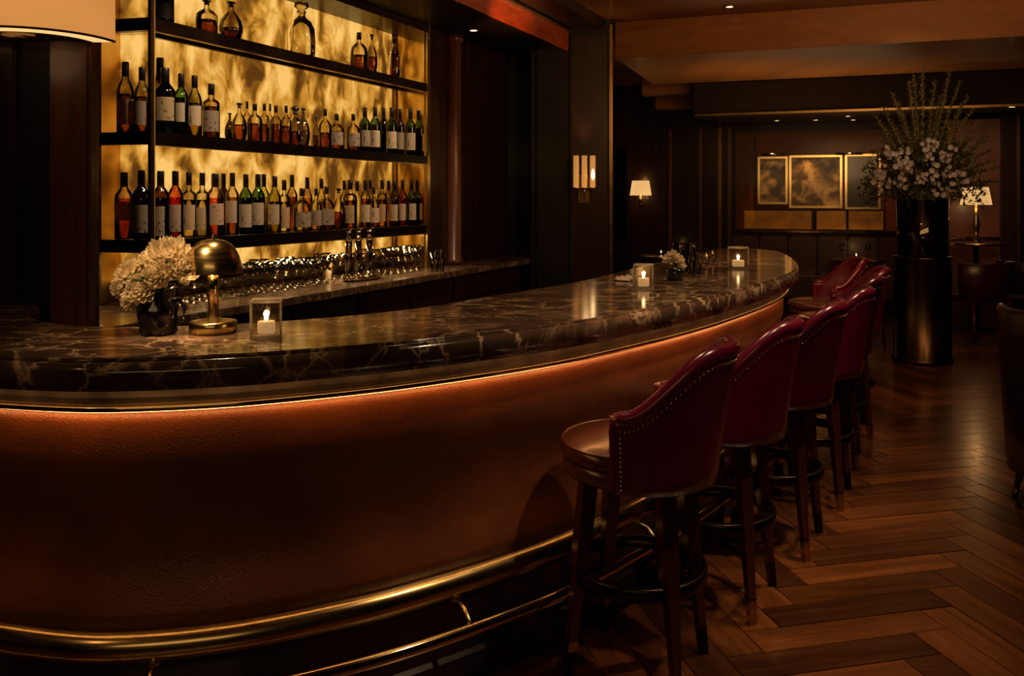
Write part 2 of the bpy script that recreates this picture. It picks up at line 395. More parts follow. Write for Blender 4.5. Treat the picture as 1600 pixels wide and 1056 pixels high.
struct('wall_niche_left', MB().obox(F0, P0, 0, .03, .955, SOF), brass('amber_bronze_panel', (.7, .42, .12), .3, (1,1,1)))
# mass of the wall around the niche
F3 = F2+Wd*1.75
struct('wall_back_left', MB().obox(P0+Vector((-.05, .03)), P0+Vector((-1.8, .03)), -.1, .05, 0, CZ), M_darkwood)
struct('wall_back_rear', MB().obox(P0+Wn*.1, P2+Wn*.1, .02, .1, 0, CZ), M_blackwood)
struct('wall_back', MB().obox(F2, F3, 0, .4, 0, CZ), M_darkwood)
# fluted half column at the end of the niche
cp = hit(708, F2-Wn*.01, Wd); 
struct('column_niche', MB().lathe([(0, .955), (.085, .955), (.085, .99), (.068, 1.0), (.068, SOF-.06), (.085, SOF-.05), (.085, SOF), (0, SOF)], 28, (cp.x, cp.y, 0), rf=lambda a, z: 1+.02*math.cos(a*14)), M_redwood)
struct('trim_niche_edge', MB().obox(F2+Wd*.005, F2+Wd*.03, -.02, 0, .955, SOF), M_brass)
# soffit over the back bar, its lit varnished fascia and the cornice towards the ceiling
SO = F1-Wn*.62-Wd*3.2; SE = SO+Wd*7.9
struct('ceiling_soffit', MB().obox(SO, SE, 0, 2.2, SOF, SOF+.17), M_blackwood)
struct('beam_fascia', MB().obox(SO, SE, -.025, 0, SOF, SOF+.165), M_beam, .004)
struct('trim_fascia', MB().obox(SO, SE, -.055, -.0, SOF+.165, SOF+.185), M_brass)
struct('beam_cornice', MB().obox(SO, SE, -.33, 0, SOF+.20, CZ-.001), M_darkwood, .01)
gr = MB()
for k in range(9): q = SO+Wd*(5.15+k*.1); gr.obox(q, q+Wd*.07, -.30, -.06, SOF+.187, SOF+.2)
o = struct('trim_cornice', gr, M_bronze)
# bronze recess box behind header edge of niche
struct('trim_niche_head', MB().obox(F1-Wd*1.0, F2, -.02, .28, SOF-.05, SOF), M_darkwood)
# dark panelled wall that closes the back bar, and the big square pillar
Q0 = Vector((-.62, 8.32))
struct('wall_panel', MB().box(-.75, .88, 8.3, 8.4, 0, CZ), M_blackwood)
for px0, px1 in ((724, 760), (768, 812)):
    X0, X1 = (px0-CX)/F*8.27, (px1-CX)/F*8.27
    struct('trim_wall_panel', MB().box(X0, X1, 8.27, 8.3, 1.05, 2.75), M_blackwood, .008)
PX0, PX1 = (829-CX)/F*7.92, (955-CX)/F*7.95
struct('pillar_square', MB().box(PX0, PX1, 7.95, 8.6, 0, CZ), M_blackwood, .01)
struct('trim_pillar', MB().box(PX0+.05, PX0+.30, 7.925, 7.95, .3, 3.0), M_blackwood, .01)
struct('trim_pillar', MB().box(PX0+.36, PX1-.04, 7.925, 7.95, .3, 3.0), M_darkwood, .01)
struct('trim_pillar', MB().box(PX1-.02, PX1+.012, 7.93, 8.6, 0, 3.1), M_bronze, .004)
# left pillar in the foreground
lp0 = Vector((-2.6, 3.3)); 
struct('pillar_left', MB().prism([(-2.9, 3.3), (-1.60, 3.3), (-1.70, 3.52), (-2.9, 3.52)], 0, CZ), M_blackwood, .01)
struct('trim_pillar_left', MB().box((82-CX)/F*3.27, (146-CX)/F*3.27, 3.24, 3.3, 0, CZ), M_redwood, .012)
struct('trim_pillar_left', MB().box((0-CX)/F*3.3, (30-CX)/F*3.3, 3.27, 3.3, 0, CZ), M_darkwood, .008)
struct('trim_pillar_left', MB().box(-1.60, -1.585, 3.28, 3.32, 0, CZ), M_bronze, .002)

# ------------------------------------------------------------------ the bar
edge = [(-2.42, 3.28), (-2.18, 2.76), (-1.85, 2.42), (-1.5, 2.25), (-1.24, 2.175), (-1.02, 2.155), (-.753, 2.205), (-.503, 2.31), (-.248, 2.455),
        (.121, 2.735), (.405, 3.03), (.792, 3.50), (1.12, 3.98), (1.437, 4.52), (1.663, 5.02), (1.84, 5.6), (1.97, 6.2), (2.02, 6.58), (1.97, 6.83), (1.78, 6.95), (1.58, 6.83)]
ec = catmull([Vector((*p, 0)) for p in edge], 8); ec = [Vector((p.x, p.y)) for p in ec]
def normals(c):
    r = []
    for i in range(len(c)):
        t = (c[min(i+1, len(c)-1)]-c[max(i-1, 0)]).normalized(); r.append(Vector((t.y, -t.x)))
    return r
en = normals(ec); path = list(zip(ec, en))
inner = [(1.39, 6.43), (1.02, 5.65), (.64, 4.86), (.36, 4.25), (.13, 3.88), (-.15, 3.46), (-.40, 3.10), (-.75, 2.83), (-1.06, 2.72), (-1.35, 2.72), (-1.6, 2.9), (-1.75, 3.15), (-1.78, 3.27)]
ic = catmull([Vector((*p, 0)) for p in inner], 6)
BT = 1.1
top = thing('bar_countertop', 'long curved dark brown veined marble bar top', 'countertop')
poly = [tuple(p) for p in ec]+[(p.x, p.y) for p in ic]
mb = MB().prism(poly, BT-.085, BT)
me = mb.mesh('slab', M_marble)
bm2 = bmesh.new(); bm2.from_mesh(me)
es = [e for e in bm2.edges if abs(e.verts[0].co.z-e.verts[1].co.z) < 1e-5 and len(e.link_faces) == 2]
bmesh.ops.bevel(bm2, geom=es, offset=.012, segments=3, affect='EDGES')
for f in bm2.faces: f.smooth = abs(f.normal.z) < .99
bm2.to_mesh(me); bm2.free()
put('slab', me, top)
cut = [p for p in path if p[0].y < 6.6 or p[0].x < .5]
bar = thing('bar_counter', 'curved bar front in tan leather with brass rails under the marble', 'bar')
BP = path[:-16]
def arc(d0, z0, r, a0, a1, n): return [(d0-r*math.cos(math.radians(a0+(a1-a0)*i/n)), z0+r*math.sin(math.radians(a0+(a1-a0)*i/n))) for i in range(n+1)]
part('moulding', MB().sweep(BP, [(.30, 1.0142), (.055, 1.0142), (.052, .99), (.062, .968), (.30, .968)], False), simple('dull_brass_band', (.34, .25, .16), .38, metal=.6, var=.5, vscale=9), bar)
part('bead', MB().sweep(BP, [(.30, .968)]+arc(.060, .960, .009, 90, -90, 6)[:]+[(.30, .951)]), M_brasspol, bar)
prof = []
for i in range(17):
    t = i/16; z = .951-(.951-.375)*t
    prof.append((.086+.012*t+.055*max(0, math.sin(math.pi*max(0, (t-.22)/.82)))**1.5, z))
part('leather_panel', MB().sweep(BP, [(.34, .951)]+prof+[(.34, .375)]), M_leather, bar)
part('base_rail', MB().sweep(BP, [(.20, .374)]+arc(.098, .332, .042, 90, -65, 14)+[(.10, .29), (.20, .29)]), M_brass, bar)
part('plinth', MB().sweep(BP, [(.22, .292), (.125, .292), (.125, .10), (.11, .09), (.11, .0), (.22, .0)], False), M_bronze if False else simple('plinth_lacquer', (.02, .012, .008), .22, coat=.6, var=.3), bar)
rail = part('foot_rail', MB().tube([(*(p-n*.015), .222) for p, n in BP[4:]], .021, 14), M_brasspol, bar)
acc = 0; last = BP[4][0]
for p, n in BP[5:]:
    acc += (p-last).length; last = p
    if acc > .86:
        acc = 0; m = MB()
        q = p-n*.10; c = p
        m.tube([(*q, .29), (*(q+n*.02), .275), (*(q+n*.05), .27), (*(q+n*.075), .245), (*(c-n*.015), .235), (*(c-n*.015), .222)], [.014, .010, .009, .010, .012, .012], 8)
        m.lathe([(0, -.012), (.022, -.012), (.024, 0), (.02, .012), (0, .014)], 12, (q.x, q.y, .29))
        part('rail_bracket', m, M_brass, bar)
# concealed warm strip light under the lip of the marble
part('strip_light', MB().sweep(BP, [(.024, 1.0149), (.016, 1.0149), (.016, 1.0144), (.024, 1.0144)], False), emit('strip_glow_soft', (1, .5, .2), 3.2), bar)
part('strip_light', MB().sweep(BP, [(.072, .9508), (.063, .9508), (.063, .9499), (.072, .9499)], False), emit('strip_glow', (1, .44, .14), 17), bar)
# the working side of the bar
part('back_panel', MB().sweep([(p, n) for p, n in path[10:-30]], [(.34, .98), (.50, .98), (.50, 0), (.34, 0)], False), M_blackwood, bar)

# ------------------------------------------------------------------ back counter
E0 = Vector((-1.57, 4.01)); E1 = Vector((.17, 7.89))
ed = (E1-E0).normalized(); en2 = Vector((-ed.y, ed.x))
E00 = E0-ed*.4
ct = thing('back_counter', 'straight brown marble counter below the bottle shelves', 'countertop')
poly = [E00, E1, E1+Vector((-.03, .36)), Vector((-.72, 8.28)), F2+Wd*.2+en2*.0+Wn*.0, P2+Vector((0, -.02)), P1, P0, P0+Vector((-.4, 0))]
poly = [tuple(E00), tuple(E1), (.16, 8.28), (-.2, 8.28), tuple(F2+Wd*1.2), tuple(F2), tuple(P2), tuple(P1), tuple(P0), (-2.45, 4.66), (-2.5, 3.62)]
part('slab', MB().prism(poly, .905, .95), M_marble2, ct, .006)
for k in range(7):
    a = E00+ed*(.02+k*.64)+en2*.05; b = a+ed*.63
    cab = thing('back_cabinet', ['dark wood cabinet under the back counter, %s from the pillar end' % t for t in ('seventh', 'sixth', 'fifth', 'fourth', 'third', 'second', 'first')][k], 'cabinet', group='cabinets under the back counter')
    part('body', MB().obox(a, b, 0, .24, .08, .903), M_darkwood, cab)
    for j in range(2):
        c = a+ed*(.01+j*.31); d = c+ed*.30
        dr = part('door', MB().obox(c, d, -.02, -.001, .12, .70), M_darkwood, cab, .004)
        part('door_moulding', MB().obox(c+ed*.05, d-ed*.05, -.03, -.021, .18, .64), M_redwood, dr, .004)
        h = d-ed*.03 if j == 0 else c+ed*.03
        part('handle', MB().tube([(*(h-en2*.03), .5), (*(h-en2*.045), .52), (*(h-en2*.045), .58), (*(h-en2*.03), .6)], .005, 6), M_brass, dr)
    part('drawer', MB().obox(a+ed*.01, b-ed*.01, -.02, -.001, .72, .88), M_darkwood, cab, .004)

# ------------------------------------------------------------------ shelving
unit = thing('shelf_unit', 'tall bronze framed shelving with three shelves before glowing onyx', 'shelving')
def inset(p): return p
fr = [F0, F1, F2]; bk = [P2, P1, P0]
for z in SZ:
    o = part('shelf', MB().prism([tuple(q) for q in fr]+[tuple(q-Wn*.004) if q is P2 else tuple(q) for q in bk], z-.02, z), glassy('shelf_glass', (.75, .6, .38), .6), unit)
    part('shelf_edge', MB().obox(F1, F2, -.012, .03, z-STH, z+.002), M_blackmetal, o, .002)
    part('shelf_edge', MB().obox(F0, F1, -.012, .03, z-STH, z+.002), M_blackmetal, o, .002)
    part('back_edge', MB().obox(P1, P2, -.03, -.005, z-.035, z+.001), M_bronze, o)
    part('brass_line', MB().obox(F1, F2, -.014, .0, z-STH-.006, z-STH), M_brass, o)
pm = MB().obox(F1-Wd*.012, F1+Wd*.008, -.014, .010, .95, SOF-.05)
part('post', pm, M_bronze, unit, .003)
part('post', MB().obox(F1+Wd*.008, F1+Wd*.014, -.015, .011, .95, SOF-.05), simple('satin_gold', (.75, .5, .18), .4, metal=.75), unit)
part('post', MB().obox(F2-Wd*.016, F2, -.022, .012, .95, SOF-.05), M_brass, unit, .002)
part('post', MB().obox(F0, F0+(F1-F0).normalized()*.02, -.02, .012, .95, SOF-.05), M_bronze, unit, .002)
part('rear_post', MB().obox(P1-Wd*.0, P1+Wd*.018, -.02, 0, .95, SOF-.05), M_bronze, unit)
part('rear_post', MB().obox(P2-Wd*.06, P2-Wd*.05, -.02, 0, .95, SOF-.05), M_bronze, unit)

# ------------------------------------------------------------------ bottles
def bcol(key):
    return {
    'clear': ((.96, .94, .86), (.97, .92, .74)), 'amber': ((.94, .88, .74), (.60, .30, .09)), 'dark': ((.30, .17, .09), (.2, .07, .03)),
    'green': ((.32, .52, .18), (.16, .16, .05)), 'olive': ((.74, .74, .34), (.85, .68, .25)), 'rose': ((.95, .84, .70), (.82, .32, .20)),
    'red': ((.85, .42, .20), (.66, .14, .07)), 'navy': ((.16, .11, .09), (.06, .04, .03)), 'honey': ((.95, .88, .7), (.88, .58, .22)),
    'grey': ((.55, .5, .42), (.5, .4, .3))}[key]
PROF = {
 'wine': ([(0, 0), (.88, 0), (1, .015), (1, .60), (.93, .66), (.70, .715), (.45, .76), (.36, .80), (.33, .96)], .78, .61),
 'tall': ([(0, 0), (.9, 0), (1, .015), (1, .56), (.96, .61), (.78, .68), (.52, .74), (.38, .79), (.34, .96)], .80, .55),
 'shoulder': ([(0, 0), (.9, 0), (1, .02), (1, .60), (.97, .655), (.80, .69), (.45, .72), (.34, .76), (.32, .95)], .80, .58),
 'squat': ([(0, 0), (.9, 0), (1, .03), (1, .50), (.93, .60), (.65, .68), (.32, .73), (.24, .78), (.24, .92)], .82, .48),
 'round': ([(0, 0), (.55, 0), (.8, .05), (1, .24), (1, .36), (.86, .52), (.55, .65), (.28, .73), (.22, .78), (.22, .9)], .82, .42),
 'decanter': ([(0, 0), (.85, 0), (.97, .04), (1, .3), (.95, .50), (.7, .63), (.35, .70), (.27, .74), (.30, .82)], .80, .40),
}
M_lab = {}
def labelmat(k, col):
    if k in M_lab: return M_lab[k]
    m, nt, out = newmat('paper_label_'+k); b = N(nt, 'ShaderNodeBsdfPrincipled', Roughness=.6)
    mp = coords(nt, (1, 1, 1)); n = N(nt, 'ShaderNodeTexNoise', Scale=42.0, Detail=2.0); L(nt, mp.outputs[0], n.inputs['Vector'])
    r = ramp(nt, [(.34, tuple(c*.3 for c in col)), (.40, col)]); L(nt, n.outputs[0], r.inputs[0]); L(nt, r.outputs[0], b.inputs['Base Color'])
    t = N(nt, 'ShaderNodeBsdfTranslucent'); L(nt, r.outputs[0], t.inputs[0]); mx = N(nt, 'ShaderNodeMixShader'); mx.inputs[0].default_value = .6
    L(nt, b.outputs[0], mx.inputs[1]); L(nt, t.outputs[0], mx.inputs[2]); L(nt, mx.outputs[0], out.inputs[0]); M_lab[k] = m; return m
LAB = {'white': (.95, .78, .56), 'grey': (.55, .45, .34), 'cream': (.8, .6, .34), 'black': (.05, .04, .04)}
def bottle(kind, col, h, r, label=None, lab=(.12, .48), cap=None, capc=None, fill=None, square=False):
    """returns the parts of a bottle as (name, mesh) with nesting"""
    pr, capz, lv = PROF[kind]; gl, lq = bcol(col); seg = 20
    sq = (lambda a, z: 1.0/max(abs(math.cos(a)), abs(math.sin(a)))**.75*.86 if z < h*.64 else 1) if square else None
    P = [(a*r, z*h) for a, z in pr]
    root = bpy.data.objects.new('bottle', None); C.objects.link(root)
    body = put('glass_body', MB().lathe(P, seg, rf=sq).mesh('glass_body', glassy('bottle_glass_'+col, gl, .30)), root)
    lv = fill if fill else lv
    if lv > .05:
        Q = [(0, .012*h)]+[(min(a*r*.93, r*.93), max(z, .014)*h) for a, z in pr[1:] if z < lv]
        rl = Q[-1][0]; Q += [(rl, lv*h), (0, lv*h)]
        put('liquid', MB().lathe(Q, seg, rf=sq).mesh('liquid', glassy('liquid_'+col, lq, .35, .6)), body)
    rn = pr[-1][0]*r*1.22; z0 = capz*h if cap != 'stopper' else pr[-1][1]*h
    if cap == 'stopper':
        put('stopper', MB().lathe([(0, z0-.01), (rn*.9, z0-.01), (rn*.9, z0), (rn*.6, z0+.1*(h-z0)), (rn*1.5, z0+.45*(h-z0)), (rn*1.3, z0+.8*(h-z0)), (0, h)], 14).mesh('stopper', M_black if capc is None else capc), root)
    else:
        put('cap', MB().lathe([(0, z0), (rn*1.02, z0), (rn, h*.985), (rn*.9, h), (0, h)], 16).mesh('cap', capc or M_black), root)
    if label:
        m = MB(); n = 8; vs = []; fs = []
        for i in range(n+1):
            a = math.radians(-90+(-58+116*i/n))
            k = (sq(a, .1) if sq else 1)*r*1.012
            for z in lab: vs.append((k*math.cos(a), k*math.sin(a), z*h))
        for i in range(n): fs.append((2*i, 2*i+2, 2*i+3, 2*i+1))
        m.add(vs, fs, True)
        put('paper_label', m.mesh('paper_label', labelmat(label, LAB[label]), fix=False), body)
    return root
ORD = ['first', 'second', 'third', 'fourth', 'fifth', 'sixth', 'seventh', 'eighth', 'ninth', 'tenth', 'eleventh', 'twelfth', 'thirteenth', 'fourteenth', 'fifteenth', 'sixteenth', 'seventeenth', 'eighteenth', 'nineteenth', 'twentieth']
CNAME = {'clear': 'clear glass', 'amber': 'amber spirit', 'dark': 'near-black', 'green': 'dark green', 'olive': 'yellow-green', 'rose': 'rose-pink', 'red': 'deep red', 'navy': 'opaque black', 'honey': 'honey-gold', 'grey': 'smoky grey'}
KNAME = {'wine': 'bottle', 'tall': 'slim bottle', 'shoulder': 'square-shouldered bottle', 'squat': 'squat bottle', 'round': 'round decanter', 'decanter': 'cut decanter'}
def shelfpos(px, row):
    off = (.085, .19, .245)[row]
    if px < 240:
        d = (F1-F0).normalized(); n = Vector((-d.y, d.x)); return hit(px, F0+n*off, d)
    return hit(px, F1+Wn*off, Wd)
shelfname = {0: 'lowest shelf', 1: 'middle shelf', 2: 'top shelf'}
def row(shelf, items):
    cnt = {0: 0, 1: 0, 2: 0}
    tot = sum(1 for i in items if i[3] == 0)
    for it in items:
        px, ytop, wpx, rw, kind, col = it[:6]; kw = it[6] if len(it) > 6 else {}
        p = shelfpos(px, rw); z = SZ[shelf]+.001
        h = min(zat(ytop, p.y)-z, .43); r = wpx/2*p.y/F*1.04
        b = bottle(kind, col, h, r, **kw)
        # turn the label to the room, a little off at random
        b.location = (p.x, p.y, z); b.rotation_euler = (0, 0, math.atan2(p.x, -p.y)*-.0+random.uniform(-.5, .5)+.15)
        k = cnt[rw]; cnt[rw] += 1
        lb = '%s %s' % (CNAME[col], KNAME[kind])
        if kw.get('label'): lb += ' with %s label' % kw['label']
        if rw == 0:
            side = ORD[k]+' from the left' if k < (tot+1)//2 else ORD[tot-1-k]+' from the right'
            lb += ', %s, %s front row' % (side, shelfname[shelf])
        else: lb += ', %s in the back row, %s' % (ORD[k], shelfname[shelf])
        tag(b, lb, 'bottle', 'bottles on the '+shelfname[shelf])
W_, G_, K_ = dict(label='white'), dict(label='grey'), dict(label='cream')
row(0, [
 (194, 269, 27, 0, 'wine', 'rose', dict(label='grey', lab=(.28, .56))), (221, 266, 27, 0, 'wine', 'navy', dict(label='grey', lab=(.1, .5))),
 (251, 267, 26, 0, 'wine', 'dark', dict(label='white', lab=(.05, .48))), (274, 267, 24, 0, 'wine', 'red', dict(label='white', lab=(.1, .50))),
 (295, 269, 22, 0, 'shoulder', 'clear', dict(label='white', lab=(.12, .50))), (316, 270, 22, 0, 'shoulder', 'clear', dict(label='white', lab=(.1, .46))),
 (336, 271, 27, 0, 'wine', 'rose', dict(label='white', lab=(.18, .52))), (349, 271, 18, 1, 'wine', 'dark'),
 (363, 270, 20, 0, 'wine', 'amber', dict(label='white', lab=(.2, .55))), (384, 272, 20, 0, 'wine', 'green', dict(label='white', lab=(.12, .50))),
 (403, 272, 21, 0, 'wine', 'green', dict(label='white', lab=(.15, .52))), (412, 272, 18, 1, 'wine', 'olive'),
 (429, 275, 20, 0, 'tall', 'olive', dict(label='white', lab=(.15, .5))), (444, 281, 18, 0, 'shoulder', 'clear', dict(label='cream', lab=(.08, .48))),
 (456, 273, 17, 1, 'wine', 'amber'), (472, 294, 27, 0, 'squat', 'clear', dict(label='grey', lab=(.1, .45), fill=.3)), (480, 277, 16, 1, 'wine', 'honey'),
 (494, 294, 18, 0, 'squat', 'honey', dict(label='grey')), (510, 291, 24, 0, 'squat', 'amber', dict(label='grey', square=True)),
 (502, 279, 14, 1, 'tall', 'honey'), (529, 293, 22, 0, 'round', 'amber', dict(cap='stopper')), (538, 282, 13, 1, 'tall', 'amber'),
 (547, 281, 21, 0, 'shoulder', 'amber', dict(label='cream')), (558, 283, 14, 1, 'wine', 'clear'), (571, 281, 16, 0, 'wine', 'amber', dict(label='white')),
 (584, 292, 17, 0, 'squat', 'honey', dict(label='white')), (578, 281, 13, 1, 'tall', 'clear'), (597, 281, 15, 0, 'shoulder', 'honey', dict(label='cream')),
 (607, 282, 13, 1, 'wine', 'honey'), (616, 283, 15, 0, 'wine', 'amber', dict(label='white')), (629, 281, 14, 0, 'wine', 'red', dict(label='white')),
 (643, 281, 14, 0, 'wine', 'green', dict(label='white')), (655, 284, 12, 0, 'wine', 'grey')])  # last grey bottle stands in for a reflection in the side mirror
row(1, [
 (196, 97, 25, 0, 'tall', 'amber', dict(label='grey')), (222, 105, 23, 0, 'tall', 'amber', dict(label='grey')),
 (250, 78, 27, 2, 'wine', 'navy'), (258, 106, 31, 0, 'wine', 'navy', dict(label='cream', lab=(.2, .55))),
 (283, 115, 22, 0, 'wine', 'green', dict(label='white', lab=(.22, .52))), (304, 118, 22, 0, 'tall', 'olive', dict(label='white', lab=(.18, .5))),
 (330, 131, 25, 0, 'shoulder', 'amber', dict(label='grey', lab=(.12, .5))),
 (359, 176, 15, 1, 'round', 'dark', dict(cap='stopper')), (374, 160, 23, 0, 'round', 'amber', dict(cap='stopper')), (386, 158, 14, 1, 'squat', 'honey'),
 (398, 162, 23, 0, 'squat', 'amber'), (413, 162, 17, 0, 'squat', 'amber', dict(square=True)), (431, 165, 19, 0, 'squat', 'amber', dict(fill=.52)),
 (422, 162, 12, 1, 'squat', 'honey'), (447, 165, 17, 0, 'squat', 'amber'), (461, 165, 24, 0, 'decanter', 'amber', dict(cap='stopper', fill=.36)), (474, 168, 20, 0, 'round', 'grey', dict(cap='stopper')),
 (494, 182, 12, 1, 'round', 'amber', dict(cap='stopper')), (508, 170, 19, 0, 'squat', 'amber', dict(fill=.4)), (526, 178, 23, 0, 'squat', 'amber', dict(label='grey', fill=.5)),
 (552, 178, 20, 0, 'squat', 'amber', dict(label='grey')), (570, 168, 17, 0, 'wine', 'green', dict(label='grey')), (586, 167, 16, 0, 'wine', 'green', dict(label='white')),
 (599, 168, 15, 1, 'wine', 'navy'), (612, 168, 17, 0, 'wine', 'green', dict(label='white')), (625, 170, 14, 0, 'wine', 'dark', dict(label='grey')),
 (641, 170, 16, 0, 'wine', 'green', dict(label='white')), (655, 171, 12, 0, 'wine', 'grey')])  # grey bottle at the end is a mirror reflection modelled as glass
row(2, [
 (257, -30, 28, 0, 'wine', 'navy', dict(label='black')), (323, 0, 32, 0, 'squat', 'amber', dict(cap='stopper', square=True, fill=.42)), (361, 2, 35, 0, 'round', 'amber', dict(cap='stopper', fill=.3)),
 (471, 2, 42, 0, 'decanter', 'clear', dict(cap='stopper', fill=.02, capc=glassy('crystal_stopper', (.9, .85, .7), .3))),
 (561, 51, 25, 0, 'squat', 'amber', dict(fill=.40)), (581, 53, 17, 0, 'round', 'amber', dict(cap='stopper')), (616, 54, 19, 0, 'decanter', 'amber', dict(fill=.55))])

# ------------------------------------------------------------------ stools
def make_stool():
    t = thing('bar_stool', '', 'stool')
    part('seat_base', MB().lathe([(0, .628), (.225, .628), (.238, .640), (.240, .672), (.228, .684), (0, .684)], 40), M_seat, t)
    cu = part('seat', MB().lathe([(0, .680), (.228, .682), (.244, .692), (.249, .708), (.243, .728), (.235, .735), (.20, .745), (.1, .752), (0, .754)], 44), M_seat, t)
    part('piping', MB().tube([(.241*math.cos(a), .241*math.sin(a), .731) for a in [2*math.pi*i/44 for i in range(44)]], .005, 6, True), M_seat, cu)
    # backrest shell (front of the stool is +Y, the back is -Y)
    SP = math.radians(88); n = 40; rows = 10; Th = .042
    def topz(a):
        k = min(1, abs(a)/SP); s = 1-k; e = max(0, min(1, (s-.06)/.72)); e = e*e*(3-2*e); return .852+.190*e
    def pt(a, v, inset, zt=None):
        zt = zt or topz(a); z = .628+(zt-.628)*v
        lean = max(0, (z-.628)/.43); back = .5+.5*math.cos(a/SP*math.pi)
        r = .252+.018*lean+.050*lean**1.3*back-inset
        return (r*math.sin(a), -r*math.cos(a), z)
    m = MB(); vs = []; prof = []
    lev = [(v/rows, 0) for v in range(rows)]+[(.985, .000), (1.0, .010), (1.008, .021), (1.0, .032), (.985, Th)]+[(v/rows, Th) for v in range(rows-1, -1, -1)]
    for i in range(n+1):
        a = -SP+2*SP*i/n
        for (v, d) in lev: vs.append(pt(a, v, d))
    k = len(lev); fs = []
    for i in range(n):
        for j in range(k): fs.append((i*k+j, (i+1)*k+j, (i+1)*k+(j+1)%k, i*k+(j+1)%k))
    fs += [tuple(range(k)), tuple(range(n*k, (n+1)*k))]
    m.add(vs, fs, True); bkp = part('backrest', m, M_wine, t)
    rim = []
    for i in range(n+1):
        a = -SP+2*SP*i/n; p = Vector(pt(a, 1, Th/2)); rim.append(p+Vector((0, 0, -.002)))
    e0 = [Vector(pt(-SP, v/6, Th/2)) for v in range(7)]; e1 = [Vector(pt(SP, v/6, Th/2)) for v in range(6, -1, -1)]
    part('rim_roll', MB().tube(e0[:-1]+rim+e1[1:], .024, 10), M_wine, bkp)
    m = MB()
    def nail(p, nr):
        m.lathe([(0, -.001), (.0042, -.001), (.003, .0025), (0, .0034)], 6, (0, 0, 0))
        q = Vector((0, 0, 1)).rotation_difference(Vector(nr)).to_matrix()
        for i in range(len(m.v)-24, len(m.v)):
            m.v[i] = tuple(q @ Vector(m.v[i])+Vector(p))
    cnt = 62
    for i in range(cnt):
        a = -SP*.985+2*SP*.985*i/(cnt-1); p = pt(a, 1, -.001, topz(a)-.034); nail(p, (math.sin(a), -math.cos(a), 0))
    for s_ in (-1, 1):
        for i in range(12):
            a = s_*SP*.955; z = .645+i*(topz(a)-.04-.645)/12; p = pt(a, 1, -.002, z); nail(p, (math.sin(a), -math.cos(a), 0))
    o = part('nailhead', m, M_brasspol, bkp); o['kind'] = 'stuff'
    # legs
    for q, ang in enumerate((45, 135, 225, 315)):
        a = math.radians(ang); d = Vector((math.cos(a), math.sin(a))); s2 = Vector((-d.y, d.x)); 
        def ring(r, w, z): return [tuple(d*(r+sx*w)+s2*(sy*w))+(z,) for sx, sy in ((-1,-1),(1,-1),(1,1),(-1,1))]
        def leg(levels):
            m = MB(); vs = []
            for (r, w, z) in levels: vs += ring(r, w, z)
            fs = [(i*4+j, i*4+(j+1)%4, (i+1)*4+(j+1)%4, (i+1)*4+j) for i in range(len(levels)-1) for j in range(4)]+[(3,2,1,0), tuple(range(len(vs)-4, len(vs)))]
            return m.add(vs, fs)
        rr = lambda z: .245-.075*z/.64
        ww = lambda z: .0115+.0125*min(1, z/.45)
        lg = part('leg', leg([(rr(z), ww(z), z) for z in (0.002, .10, .2, .32, .45, .635)]), M_legwood, t, .002)
        part('ferrule', leg([(rr(z), ww(z)+.0012, z) for z in (.095, .125 if q in (0, 1) else .105)] if q in (0, 1) else [(rr(z), ww(z)+.0012, z) for z in (.0, .085)] if q == 2 else [(rr(z), ww(z)+.0012, z) for z in (.1, .108)]), M_brass if q == 2 else M_bronze if q == 3 else M_brass, lg)
        part('foot_tip', leg([(rr(z), ww(z)+.0006, z) for z in (0.0, .094)]) if q != 2 else leg([(rr(z), ww(z)+.0014, z) for z in (0.084, .09)]), M_blackmetal, lg)
    R = .212; pr = [(R-.012, .30), (R+.004, .30), (R+.008, .304), (R+.008, .338), (R+.003, .343), (R-.012, .343), (R-.012, .30)]
    part('foot_ring', MB().lathe(pr, 48), M_blackmetal, t, 0)
    return t
st0 = make_stool()
SL = ['oxblood leather bar stool with brass nailheads, nearest to the viewer', 'second oxblood leather bar stool, just behind the nearest one',
 'third oxblood stool along the bar, centre of the row', 'fourth oxblood stool along the bar, brass rimmed back beyond the third',
 'fifth oxblood stool along the bar, where the marble starts to turn', 'sixth oxblood stool, seat tucked under the far curve of the bar',
 'seventh oxblood stool, farthest one at the rounded end of the bar']
spots = [(.402, 2.77, 155), (.775, 3.28, 152), (1.145, 3.81, 152), (1.50, 4.38, 153), (1.81, 5.0, 157), (2.12, 5.62, 165), (2.32, 6.45, 176)]
for i, (x, y, a) in enumerate(spots):
    s = st0 if i == 0 else dup(st0)
    s.location = (x, y, 0); s.rotation_euler = (0, 0, math.radians(a-90)); s['label'] = SL[i]; s['group'] = 'leather stools along the bar'

# ------------------------------------------------------------------ things on the bar
x, y = at(333, 519, BT)
lamp = thing('table_lamp', 'small brass mushroom table lamp with dome shade on bar', 'lamp', (x, y, BT+.001))
part('base', MB().lathe([(0, 0), (.066, 0), (.069, .003), (.069, .029), (.066, .033), (.055, .034), (.022, .040), (.016, .044), (0, .044)], 48), M_brass, lamp)
part('stem', MB().lathe([(0, .035), (.016, .035), (.016, .245), (0, .245)], 20), M_brasspol, lamp)
dome = []
for i in range(13):
    a = math.radians(90*i/12); dome.append((.083*math.cos(a)**.8 if i < 12 else .0, .180+.098*math.sin(a)))
din = [(max(0, r-.003), z-.002) for r, z in dome][::-1]
sh = part('shade', MB().lathe([(.083, .176)]+dome+[(0, .276)]+din[1:]+[(.080, .176), (.083, .176)], 48), M_brass, lamp)
part('finial', MB().lathe([(0, .276), (.008, .277), (.004, .284), (.006, .289), (0, .294)], 14), M_brasspol, lamp)
